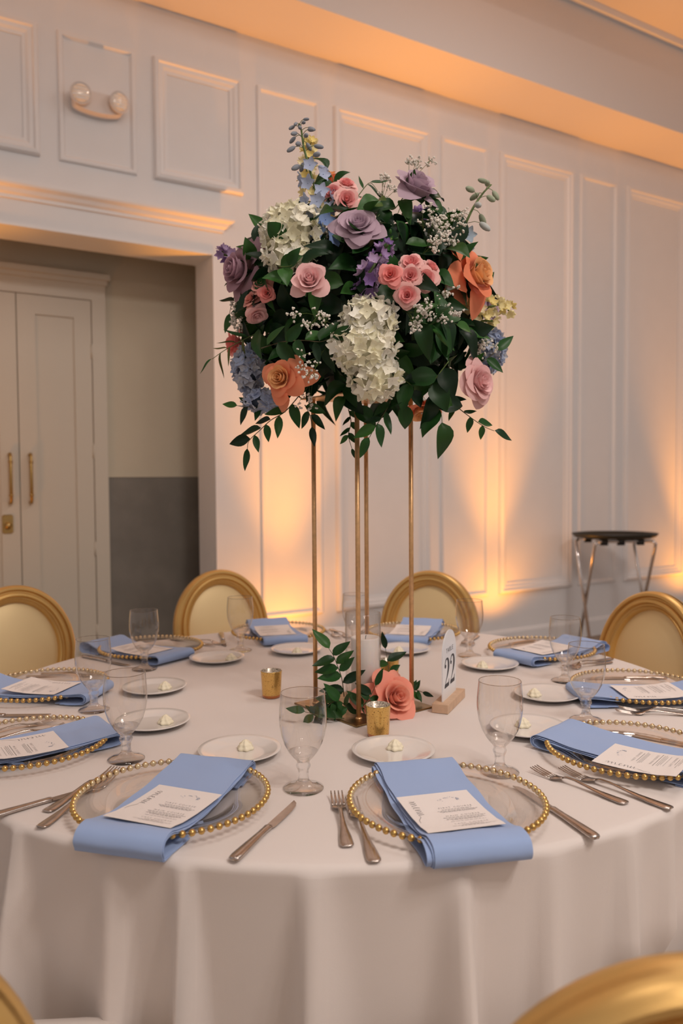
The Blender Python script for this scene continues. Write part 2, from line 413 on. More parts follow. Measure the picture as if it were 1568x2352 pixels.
# ------------------------------------------------------------------ emergency light
def wp(u, off, z):
    return WP0 + Vector((math.cos(WTH), math.sin(WTH), 0))*u + Vector((-math.sin(WTH), math.cos(WTH), 0))*off + Vector((0, 0, z))
em = thing('emergency_light', 'white twin head emergency light mounted on the upper wall panel', 'emergency light', wp(-3.468, 0, 3.385), (0, 0, WTH))
hw = 0.135
outl = []
for i in range(33):
    q = i/32; x = -hw + 2*hw*q; outl.append((x, 0.052))
low = []
for i in range(33):
    q = i/32; x = hw - 2*hw*q; low.append((x, -0.034 - 0.034*(1-(x/hw)**2)**0.5))
ol = outl + low; N = len(ol); bm_ = MB()
bm_.add([(x, 0, z) for (x, z) in ol] + [(x*0.98, -0.060, z*0.96) for (x, z) in ol] + [(x*0.94, -0.068, z*0.9) for (x, z) in ol],
        [tuple(2*N+i for i in range(N))] + [(i, (i+1) % N, N+(i+1) % N, N+i) for i in range(N)] + [(N+i, N+(i+1) % N, 2*N+(i+1) % N, 2*N+i) for i in range(N)])
auto_smooth(bm_.build('housing', M['plastic'], em), 40)
for (x, dx, lab) in ((-0.100, -0.12, 'left lamp head'), (0.100, 0.25, 'right lamp head')):
    rot = Vector((dx, -1, -0.12)).to_track_quat('Z', 'Y')
    hh = MB().lathe([(0.022, -0.03), (0.045, -0.012), (0.056, 0.012), (0.058, 0.024), (0.054, 0.026), (0.050, 0.020)], 28).build('lamp_head', M['plastic'], em, loc=(x, -0.080, 0.010), rot=rot)
    ln = MB().lathe([(0.051, 0.020), (0.045, 0.027), (0.030, 0.033), (0.0, 0.036)], 28).build('lens', M['lens'], hh)
    for k in range(-5, 6):
        w = math.sqrt(max(0, 0.046**2-(k*0.0085)**2))
        MB().tube([(-w, k*0.0085, 0.030), (-w*0.5, k*0.0085, 0.0345), (0, k*0.0085, 0.0365), (w*0.5, k*0.0085, 0.0345), (w, k*0.0085, 0.030)], 0.0022, 5).build('lens_rib', M['lens'], hh) if k % 2 == 0 else None

# ------------------------------------------------------------------ floor uplights by the wall
UPN = ['beside the open doorway far left', 'behind the back left gold chair', 'behind the back right gold chair', 'beyond the black tray stand', 'beyond the right end of view']
for u_, nm in zip(UPLIGHTS, UPN):
    e = thing('floor_uplight', 'small black floor uplight at the wall foot ' + nm, 'uplight', wp(u_, -0.30, 0), (0, 0, WTH), 'amber floor uplights along the panelled wall')
    MB().lathe([(0.0, 0.02), (0.07, 0.02), (0.08, 0.04), (0.08, 0.14), (0.074, 0.14), (0.07, 0.06), (0.0, 0.06)], 24).build('housing', M['lamp_body'], e)
    MB().tube([(-0.095, 0, 0.10), (-0.095, 0, 0.006), (0.095, 0, 0.006), (0.095, 0, 0.10)], 0.006, 6).build('bracket', M['lamp_body'], e)

# ------------------------------------------------------------------ tray stand with tray
ts_loc = wp(0.30, -0.42, 0)
TS_ROT = 0.10
ts = thing('tray_stand', 'folding chrome tray stand with crossed legs against the panelled wall', 'tray stand', ts_loc, (0, 0, TS_ROT))
SH = 0.835; hwid = 0.235; sp_ = 0.155
for sgn in (-1, 1):
    y = 0.012*sgn
    for yy in (-hwid, hwid):
        MB().tube([(-sgn*sp_, yy*0.98+y, 0.01), (sgn*sp_*0.94, yy+y, SH-0.06), (sgn*sp_*1.02, yy+y, SH-0.022), (sgn*(sp_*1.02-0.0), yy*0.9+y, SH)], 0.0125, 10).build('leg', M['chrome'], ts)
    MB().tube([(sgn*sp_*1.02, -hwid*0.9, SH), (sgn*sp_*1.02, hwid*0.9, SH)], 0.0125, 10).build('top_rail', M['chrome'], ts)
for yy in (-0.13, 0.02, 0.15):
    MB().box(-sp_*1.05, sp_*1.05, yy-0.025, yy+0.025, SH+0.012, SH+0.016).box(-sp_*1.1, -sp_*0.9, yy-0.025, yy+0.025, SH-0.03, SH+0.014).box(sp_*0.9, sp_*1.1, yy-0.025, yy+0.025, SH-0.03, SH+0.014).build('strap', M['strap'], ts, False)
ts.rotation_euler = (0, 0, TS_ROT+PI/2)
tray = MB(); nn = 48
pr = [(0.0, 0.018), (0.86, 0.018), (0.90, 0.020), (0.97, 0.040), (1.0, 0.044), (1.0, 0.040), (0.96, 0.024), (0.90, 0.012), (0.0, 0.010)]
vs = []; fs = []
for (r, z) in pr:
    for k in range(nn):
        q = 2*PI*k/nn; vs.append((0.325*r*math.cos(q), 0.265*r*math.sin(q), z))
for j in range(len(pr)-1):
    for k in range(nn): fs.append((j*nn+k, j*nn+(k+1) % nn, (j+1)*nn+(k+1) % nn, (j+1)*nn+k))
tray.add(vs, fs)
tag(tray.build('serving_tray', M['black'], None, loc=(ts_loc.x, ts_loc.y, SH+0.007), rot=(0, 0, TS_ROT)), 'black oval serving tray resting on the folding stand', 'tray')

for li, ((lx, ly, lz), pw) in enumerate(LAMPS):
    cl = thing('ceiling_lamp', ('six shade ring ceiling lamp above the dressed table', 'six shade ring ceiling lamp above the room behind the viewpoint', 'added unseen six shade ring ceiling lamp brightening the panelled wall')[li], 'ceiling lamp', (lx, ly, lz))
    MB().tube([(0.48*math.cos(2*PI*k/32), 0.48*math.sin(2*PI*k/32), 0.09) for k in range(32)], 0.012, 8, closed=True).build('ring', M['brass'], cl)
    MB().tube([(0, 0, 0.09), (0, 0, ZC-lz)], 0.012, 8).build('rod', M['brass'], cl)
    for k in range(6):
        q = 2*PI*k/6+0.3; x, y = 0.48*math.cos(q), 0.48*math.sin(q)
        MB().tube([(0, 0, 0.09), (x, y, 0.09)], 0.006, 6).build('arm', M['brass'], cl)
        MB().lathe([(0.165, 0.006), (0.15, 0.03), (0.04, 0.085), (0.0, 0.09)], 24, x, y, caps=False).build('shade', M['plastic'], cl)
# ------------------------------------------------------------------ chandelier over the dance floor behind the viewpoint
ch = thing('chandelier', 'brass ring chandelier with frosted bulbs hanging from the ceiling', 'chandelier', (0.9, -4.2, 3.3))
MB().tube([(0.45*math.cos(2*PI*k/32), 0.45*math.sin(2*PI*k/32), 0) for k in range(32)], 0.014, 8, closed=True).build('ring', M['brass'], ch)
MB().tube([(0, 0, 0.1), (0, 0, 1.40)], 0.01, 8).build('rod', M['brass'], ch)
m_, nt_, b_ = nodes('frosted_bulb'); b_.inputs['Emission Color'].default_value = (1, 0.86, 0.72, 1); b_.inputs['Emission Strength'].default_value = 60
bulb_me = MB().ball((0, 0, 0), 0.045, 12, 8, (1, 1, 1.2)).mesh('bulb', m_)
for k in range(9):
    q = 2*PI*k/9; x, y = 0.45*math.cos(q), 0.45*math.sin(q)
    MB().tube([(0, 0, 0.12), (x, y, 0.0)], 0.005, 6).build('arm', M['brass'], ch)
    link('bulb', bulb_me, ch, (x, y, 0.06))
# ------------------------------------------------------------------ table and cloth
RT = 0.935
tb = thing('round_table', 'round banquet table hidden under the white floor length cloth', 'table', (0, 0, 0))
MB().lathe([(0.0, 0.725), (RT-0.03, 0.725), (RT-0.025, 0.735), (RT-0.025, 0.75), (RT-0.03, 0.754), (0.0, 0.754)], 64).build('tabletop', M['wood'], tb)
for k in range(4):
    q = PI/4+k*PI/2
    MB().tube([(0.55*math.cos(q), 0.55*math.sin(q), 0.725), (0.60*math.cos(q), 0.60*math.sin(q), 0.0)], 0.014, 8).build('leg', M['chrome'], tb)
fr_ = random.Random(21)
folds = []
q = -PI
while q < PI-0.04:
    folds.append((q, fr_.uniform(0.35, 1.0), fr_.uniform(0.024, 0.062), fr_.choice((-1, 1)), fr_.uniform(0, 0.12)))
    q += fr_.uniform(0.11, 0.24)
def fold_g(th, dr):
    g = 0
    for (c, a, w, sk, ln) in folds:
        c2 = c + sk*ln*dr*0.35
        d = (th-c2+PI) % (2*PI) - PI
        if abs(d) > 0.5: continue
        ww = w*(0.55+0.75*dr/0.76)
        e = d/ww
        if e*sk > 0: e *= 2.1
        g += a*math.exp(-e*e)
    return g
CHAIRS = [(202.0, 1.38, 12), (164.0, 1.26, -8), (236.0, 1.43, -18), (120.0, 1.18, 0), (-19.0, 1.39, 24), (13.0, 1.43, -10), (46.0, 1.375, 0)]   # table angle, radius of the chair back, turn
def pushed(th, rr, k):
    for (ad, cr, _) in CHAIRS[:4]+CHAIRS[6:]:
        d = abs((th-math.radians(ad)+PI) % (2*PI)-PI)
        if d > 0.40: continue
        w = 1.0 if d < 0.27 else 0.5+0.5*math.cos((d-0.27)/0.13*PI)
        lim = cr-0.245-0.195-0.03
        if rr > lim: rr = rr+(lim-rr)*w*k
    return rr
def cloth_mesh():
    nT = 540; rows = []
    for r in (0.0001, 0.15, 0.30, 0.45, 0.6, 0.7, 0.78, 0.85, 0.90, 0.92): rows.append((r, 0.0, 0))
    for a in (15, 35, 55, 75, 90): rows.append((RT-0.016+0.016*math.sin(math.radians(a)), 0.016*(1-math.cos(math.radians(a))), 0))
    for k in range(1, 31): rows.append((RT, 0.016 + 0.738*(k/30)**1.15, 1))
    vs = []; fs = []
    for (r, dr, hang) in rows:
        for k in range(nT):
            th = 2*PI*k/nT - PI
            rr = r; z = TZ - dr
            if dr > 0.006:
                amp = 0.110*(min(1, (dr-0.006)/0.46)**0.7)
                g = fold_g(th, dr)
                rr += amp*(g-0.35) + 0.012*dr
                rr = max(rr, RT-0.012) if dr < 0.05 else max(rr, RT-0.03)
                if dr > 0.2: rr = pushed(th, rr, min(1, (dr-0.2)/0.08))
            vs.append((rr*math.sin(th), -rr*math.cos(th), z))
    for j in range(len(rows)-1):
        for k in range(nT):
            k2 = (k+1) % nT; fs.append((j*nT+k, (j+1)*nT+k, (j+1)*nT+k2, j*nT+k2))
    return new_mesh('tablecloth', vs, fs, True, [M['cloth']])
tc = tag(link('tablecloth', cloth_mesh()), 'white floor length tablecloth hanging in soft folds around the round table', 'tablecloth')

# ------------------------------------------------------------------ chairs
def ellipse_ring(a, b, prof, n=72):
    """prof: (inset, y) pairs; ellipse in xz plane, thickness along y"""
    vs = []; fs = []; m = len(prof)
    for k in range(n):
        q = 2*PI*k/n; x, z = a*math.sin(q), b*math.cos(q)
        nx, nz = math.sin(q)/a, math.cos(q)/b; l = math.hypot(nx, nz); nx, nz = nx/l, nz/l
        for (i, y) in prof: vs.append((x-nx*i, y, z-nz*i))
    for k in range(n):
        k2 = (k+1) % n
        for j in range(m):
            j2 = (j+1) % m; fs.append((k*m+j, k*m+j2, k2*m+j2, k2*m+j))
    return vs, fs
def make_chair_meshes():
    A, B = 0.212, 0.245
    fr = MB(); front = [(0.0, -0.006), (0.0, 0.008), (0.003, 0.018), (0.009, 0.024), (0.017, 0.024), (0.022, 0.014), (0.027, 0.014), (0.031, 0.026), (0.039, 0.027), (0.044, 0.016), (0.049, 0.015), (0.054, 0.020), (0.060, 0.017), (0.064, 0.006)]
    prof = front + [(i, -y-0.004) for (i, y) in reversed(front)]
    fr.add(*ellipse_ring(A, B, prof))
    frame = auto_smooth(fr.mesh('back_frame', M['chair_gold']), 38)
    pn = MB(); n = 48; rs = [1.0, 0.92, 0.8, 0.6, 0.35, 0.0]
    for s_ in (1, -1):
        vs = []; fs = []
        for r in rs:
            for k in range(n):
                q = 2*PI*k/n; vs.append(((A-0.062)*r*math.sin(q), s_*(0.002+0.014*(1-r**2.5))-0.002, (B-0.062)*r*math.cos(q)))
        for j in range(len(rs)-1):
            for k in range(n):
                f = (j*n+k, j*n+(k+1) % n, (j+1)*n+(k+1) % n, (j+1)*n+k); fs.append(f if s_ > 0 else tuple(reversed(f)))
        pn.add(vs, fs)
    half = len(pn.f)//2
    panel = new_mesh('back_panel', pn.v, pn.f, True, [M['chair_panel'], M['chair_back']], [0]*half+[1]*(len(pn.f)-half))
    # seat outline: rounded trapezoid, front (+y) wider
    def outline(g):
        pts = []; k_ = 1.0 if g > -0.045 else 1+(g+0.045)/0.16; g = max(g, -0.045)
        corners = [(-0.20, -0.20, 0.07), (0.20, -0.20, 0.07), (0.225, 0.19, 0.09), (-0.225, 0.19, 0.09)]
        for i, (x, y, rad) in enumerate(corners):
            sx = 1 if x > 0 else -1; sy = 1 if y > 0 else -1
            cx, cy = x-sx*rad, y-sy*rad
            a0 = [PI, 1.5*PI, 0, 0.5*PI][i]
            for k in range(7):
                q = a0+k*PI/12; pts.append(((cx+(rad+g)*math.cos(q))*k_, (cy+(rad+g)*math.sin(q))*k_))
        return pts
    def stack(levels, name, m):
        mb = MB(); N = len(outline(0)); vs = []; fs = []
        for (g, z) in levels: vs += [(x, y, z) for (x, y) in outline(g)]
        for j in range(len(levels)-1):
            for k in range(N): fs.append((j*N+k, j*N+(k+1) % N, (j+1)*N+(k+1) % N, (j+1)*N+k))
        fs.append(tuple(reversed(range(N)))); fs.append(tuple((len(levels)-1)*N+k for k in range(N)))
        mb.add(vs, fs); return auto_smooth(mb.mesh(name, m), 50)
    seat = stack([(-0.02, 0.450), (-0.006, 0.455), (0.0, 0.470), (-0.003, 0.490), (-0.015, 0.504), (-0.04, 0.513), (-0.09, 0.518), (-0.15, 0.520)], 'seat', M['cushion'])
    apron = stack([(-0.012, 0.382), (0.0, 0.386), (0.002, 0.398), (-0.004, 0.406), (-0.004, 0.437), (0.004, 0.443), (0.004, 0.451), (-0.02, 0.452)], 'apron', M['chair_gold'])
    legf = MB().lathe([(0.011, 0.0), (0.014, 0.01), (0.012, 0.022), (0.024, 0.30), (0.018, 0.31), (0.028, 0.322), (0.028, 0.390), (0.024, 0.400)], 16).mesh('leg', M['chair_gold'])
    legr = MB().tube([(0, -0.075, 0), (0, -0.045, 0.12), (0, -0.012, 0.28), (0, 0, 0.41)], [0.012, 0.016, 0.020, 0.022], 12).mesh('leg', M['chair_gold'])
    post = MB().tube([(0, 0.0, 0.40), (0, -0.012, 0.46), (0, -0.03, 0.53)], [0.020, 0.017, 0.014], 10).mesh('back_post', M['chair_gold'])
    return frame, panel, seat, apron, legf, legr, post
CH = make_chair_meshes()
def chair(x, y, face, label):
    """face = heading (radians) of the chair's front"""
    t = thing('dining_chair', label, 'chair', (x, y, 0), (0, 0, face-PI/2), 'gold oval back chairs around the table')
    frame, panel, seat, apron, legf, legr, post = CH
    link('seat', seat, t); link('apron', apron, t)
    link('back_frame', frame, t, (0, -0.245, 0.690), (math.radians(9), 0, 0))
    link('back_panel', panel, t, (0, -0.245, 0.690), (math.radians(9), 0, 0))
    for s_ in (-1, 1):
        link('leg', legf, t, (0.18*s_, 0.150, 0)); link('leg', legr, t, (0.165*s_, -0.165, 0)); link('back_post', post, t, (0.13*s_, -0.182, 0))
    return t
def chair_at(spec, label, _=0):
    """oval back centre at table angle ang (deg, 0 = towards the viewpoint) and radius r"""
    ang, r, turn = spec; a = math.radians(ang); bx, by = r*math.sin(a), -r*math.cos(a)
    f = math.atan2(-by, -bx) + math.radians(turn)
    return chair(bx+0.245*math.cos(f), by+0.245*math.sin(f), f, label)
chair_at(CHAIRS[0], 'gold oval back chair at the back left, before the doorway jamb', 0)
chair_at(CHAIRS[1], 'gold oval back chair at the back right, behind the vase candle', 0)
chair_at(CHAIRS[2], 'leftmost gold oval back chair, in front of the double doors', 0)
chair_at(CHAIRS[3], 'rightmost gold oval back chair, in front of the tray stand', 0)
chair_at(CHAIRS[4], 'gold oval back chair cut off at the bottom left corner', 0)
chair_at(CHAIRS[5], 'gold oval back chair seen from behind at the bottom right corner', 0)
chair_at(CHAIRS[6], 'gold chair at the right edge with only its cream seat showing', 0)

# ------------------------------------------------------------------ place settings
RC = 0.7684
def charger_meshes():
    body = MB().lathe([(0.0, 0.0035), (0.095, 0.0035), (0.104, 0.006), (0.112, 0.0115), (0.152, 0.0175), (0.158, 0.018), (0.158, 0.0155), (0.113, 0.0085), (0.104, 0.002), (0.095, 0.0), (0.0, 0.0)], 72)
    body = auto_smooth(body.mesh('plate', M['thin']), 40)
    nb = 69; rb = 0.1605; br = 0.0056
    b = MB().ball((0, 0, 0), br, 12, 8)
    fm = [0 if (sum((b.v[i].x for i in f))/len(f)) > -0.0016 else 1 for f in b.f]
    bead = new_mesh('bead', b.v, b.f, True, [M['bead'], M['bead_glass']], fm)
    rim = MB(); rfm = []
    for k in range(nb):
        q = 2*PI*k/nb; c = MB().ball((0, 0, 0), br, 8, 6)
        rfm += [0 if (sum((c.v[i].x for i in f))/len(f)) > -0.0016 else 1 for f in c.f]
        c.xf(Matrix.Translation((rb*math.cos(q), rb*math.sin(q), 0.0185)) @ Matrix.Rotation(q, 4, 'Z')); rim.add(c.v, c.f)
    rim = new_mesh('bead_rim', rim.v, rim.f, True, [M['bead'], M['bead_glass']], rfm)
    band = MB().tube([(rb*math.cos(2*PI*k/72), rb*math.sin(2*PI*k/72), 0.0185) for k in range(72)], 0.0022, 6, closed=True).mesh('rim_band', M['thin_rim'])
    return body, bead, rim, band, nb, rb
CG = charger_meshes()
# goblet
def goblet_mesh():
    out = [(0.0, 0.0), (0.035, 0.0), (0.0365, 0.0015), (0.036, 0.0035), (0.028, 0.006), (0.016, 0.010), (0.0105, 0.016), (0.0092, 0.024), (0.0096, 0.034), (0.0125, 0.040), (0.0132, 0.0435), (0.0115, 0.047), (0.0115, 0.051),
           (0.018, 0.058), (0.0265, 0.069), (0.0340, 0.083), (0.0392, 0.099), (0.0420, 0.115), (0.0428, 0.130), (0.0422, 0.146), (0.0408, 0.161), (0.0396, 0.174)]
    inn = [(0.0390, 0.1748), (0.0384, 0.174), (0.0396, 0.161), (0.0409, 0.146), (0.0414, 0.130), (0.0406, 0.115), (0.0377, 0.099), (0.0322, 0.083), (0.0240, 0.069), (0.012, 0.0605), (0.0, 0.058)]
    foot = MB().lathe(out[:7], 40, caps=False).mesh('foot', M['thin_bowl'])
    stem = MB().lathe([(0.0, 0.016)]+out[6:15]+[(0.0240, 0.0695), (0.012, 0.0605), (0.0, 0.058)], 40).mesh('stem', M['glass'])
    bowl = MB().lathe(out[13:], 48, caps=False).mesh('bowl', M['thin_bowl'])
    lip = MB().tube([(0.0393*math.cos(2*PI*k/48), 0.0393*math.sin(2*PI*k/48), 0.1742) for k in range(48)], 0.0007, 6, closed=True).mesh('lip', M['thin_rim'])
    return foot, stem, bowl, lip
GOB = goblet_mesh()
PLATE = MB().lathe([(0.0, 0.0), (0.045, 0.0), (0.047, 0.002), (0.052, 0.0025), (0.074, 0.010), (0.0825, 0.0135), (0.0835, 0.0150), (0.0825, 0.0162), (0.073, 0.0128), (0.053, 0.0062), (0.047, 0.0052), (0.0, 0.0050)], 56).mesh('bread_plate', M['china'])
BUTTER = MB().lathe([(0.0, 0.0), (0.0145, 0.0), (0.0165, 0.003), (0.0150, 0.0065), (0.0125, 0.0080), (0.0130, 0.0105), (0.0105, 0.0135), (0.0080, 0.0145), (0.0070, 0.017), (0.0035, 0.0195), (0.0, 0.021)], 36, lobes=6, lobe=0.13, twist=0.30).mesh('butter_rosette', M['butter'])
# cutlery, lying along +y, length in metres
def ribbon(pts, thick):
    """pts: (y, z, half width); solid strip with rounded section"""
    vs = []; fs = []; m = len(pts); sec = [(-1, 0), (-0.8, 0.8), (0, 1), (0.8, 0.8), (1, 0), (0.8, -0.6), (-0.8, -0.6)]; k = len(sec)
    for (y, z, w) in pts:
        for (sx, sz) in sec: vs.append((w*sx, y, z+thick*0.5*sz))
    for j in range(m-1):
        for i in range(k): fs.append((j*k+i, j*k+(i+1) % k, (j+1)*k+(i+1) % k, (j+1)*k+i))
    fs.append(tuple(reversed(range(k)))); fs.append(tuple((m-1)*k+i for i in range(k)))
    return vs, fs
def fork_meshes(L):
    s_ = L/0.21
    h = MB().add(*ribbon([(0.0*s_, 0.0035, 0.006), (0.003*s_, 0.0032, 0.0098), (0.010*s_, 0.003, 0.0112), (0.035*s_, 0.0034, 0.0098), (0.060*s_, 0.0048, 0.0066), (0.085*s_, 0.0075, 0.0042), (0.112*s_, 0.0105, 0.0032), (0.128*s_, 0.0105, 0.0036), (0.137*s_, 0.0085, 0.0055)], 0.0034))
    hd = MB().add(*ribbon([(0.135*s_, 0.0090, 0.0045), (0.141*s_, 0.0068, 0.0090), (0.147*s_, 0.0048, 0.0118), (0.155*s_, 0.0034, 0.0124), (0.162*s_, 0.0030, 0.0122)], 0.0022))
    t = MB().add(*ribbon([(0.161*s_, 0.0030, 0.0021), (0.175*s_, 0.0036, 0.0019), (0.195*s_, 0.0066, 0.0016), (0.209*s_, 0.0100, 0.0010)], 0.0019))
    return h.mesh('handle', M['steel']), hd.mesh('fork_head', M['steel']), t.mesh('tine', M['steel'])
FORKS = {'dinner': fork_meshes(0.222), 'salad': fork_meshes(0.198)}
def knife_meshes():
    h = MB().add(*ribbon([(0.0, 0.0045, 0.0055), (0.003, 0.0045, 0.0092), (0.012, 0.0048, 0.0100), (0.045, 0.005, 0.0084), (0.085, 0.005, 0.0062), (0.105, 0.005, 0.0062), (0.113, 0.0048, 0.0070), (0.117, 0.0045, 0.0056)], 0.0075))
    pts = [(0.116, 0.0085), (0.122, 0.0098), (0.150, 0.0102), (0.185, 0.0098), (0.205, 0.0082), (0.217, 0.0052), (0.2235, 0.0010)]
    vs = []; fs = []
    for (y, w) in pts: vs += [(-0.0062, y, 0.0052), (-0.0062+w*1.45, y, 0.0042), (-0.0062+w*1.45, y, 0.0036), (-0.0062, y, 0.0028)]
    for j in range(len(pts)-1):
        for i in range(4): fs.append((j*4+i, j*4+(i+1) % 4, (j+1)*4+(i+1) % 4, (j+1)*4+i))
    fs += [(3, 2, 1, 0), tuple(len(vs)-4+i for i in range(4))]
    b = MB().add(vs, fs)
    return h.mesh('handle', M['steel']), auto_smooth(b.mesh('blade', M['steel']), 30)
KNIFE = knife_meshes()
# napkin wrapped round the charger: path in (y, z), strip along x
NAP_TOP = [(-0.172, 0.0345), (-0.158, 0.0360), (-0.135, 0.0290), (-0.10, 0.0215), (-0.06, 0.0185), (-0.01, 0.0185), (0.04, 0.0205), (0.09, 0.0235), (0.125, 0.0275), (0.148, 0.0300), (0.160, 0.0305)]
def top_z(y):
    P = NAP_TOP
    if y <= P[0][0]: return P[0][1]
    for (a, b) in zip(P, P[1:]):
        if y <= b[0]:
            t = (y-a[0])/(b[0]-a[0]); t = t*t*(3-2*t); return a[1]+(b[1]-a[1])*t
    return P[-1][1]
def catmull(P, n=4):
    out = []
    for i in range(len(P)-1):
        p0 = P[max(i-1, 0)]; p1 = P[i]; p2 = P[i+1]; p3 = P[min(i+2, len(P)-1)]
        for k in range(n):
            t = k/n
            out.append(tuple(0.5*((2*b)+(-a+c)*t+(2*a-5*b+4*c-d)*t*t+(-a+3*b-3*c+d)*t**3) for a, b, c, d in zip(p0, p1, p2, p3)))
    out.append(tuple(P[-1])); return out
def napkin_mesh(seed, w=0.146, front=0.0):
    r = random.Random(seed); mb = MB()
    for lay in range(3):
        d = 0.0031*lay; sh = (r.uniform(-0.003, 0.003) - 0.0015*lay)
        f = -0.187-front+d*0.6
        path = [(-0.118+0.012*lay, 0.0012+d*0.5), (-0.150, 0.0012+d*0.55), (-0.182, 0.0016+d*0.6), (f, 0.007+d*0.4), (f-0.003, 0.019), (f+0.007, 0.0325-d*0.7)]
        path += [(y, z-d*0.9) for (y, z) in NAP_TOP[1:-1]]
        path += [(0.162-d*0.5, 0.0302-d*0.9), (0.1725-d, 0.024-d*0.3), (0.1735-d, 0.014), (0.166-d, 0.0065+d*0.3), (0.148, 0.0042+d*0.3), (0.118-0.014*lay, 0.0032+d*0.3)]
        P = catmull(path, 4); n = len(P); nx = 10; th = 0.0011
        vs = []; fs = []
        for i, (y, z) in enumerate(P):
            a, b = P[max(i-1, 0)], P[min(i+1, n-1)]; ty, tz = b[0]-a[0], b[1]-a[1]; l = math.hypot(ty, tz) or 1
            ny, nz = -tz/l, ty/l
            for s_ in (1, -1):
                for k in range(nx+1):
                    x = (k/nx-0.5)*w + sh + 0.0012*math.sin(y*60+lay*2)
                    vs.append((x, y+ny*th*0.5*s_, z+nz*th*0.5*s_ + 0.0006*math.sin(k*1.1+seed+lay)*(1 if z > 0.012 else 0)))
        R = 2*(nx+1)
        for i in range(n-1):
            for k in range(nx):
                fs.append((i*R+k, i*R+k+1, (i+1)*R+k+1, (i+1)*R+k)); fs.append((i*R+nx+1+k, (i+1)*R+nx+1+k, (i+1)*R+nx+2+k, i*R+nx+2+k))
            fs.append((i*R, (i+1)*R, (i+1)*R+nx+1, i*R+nx+1)); fs.append((i*R+nx, i*R+2*nx+1, (i+1)*R+2*nx+1, (i+1)*R+nx))
        mb.add(vs, fs)
    return auto_smooth(mb.mesh('napkin', M['napkin']), 55)
NAPS = [napkin_mesh(s_, fo and 0.146 or 0.146, fo) for s_, fo in ((1, 0.0), (2, 0.006), (3, 0.0))]
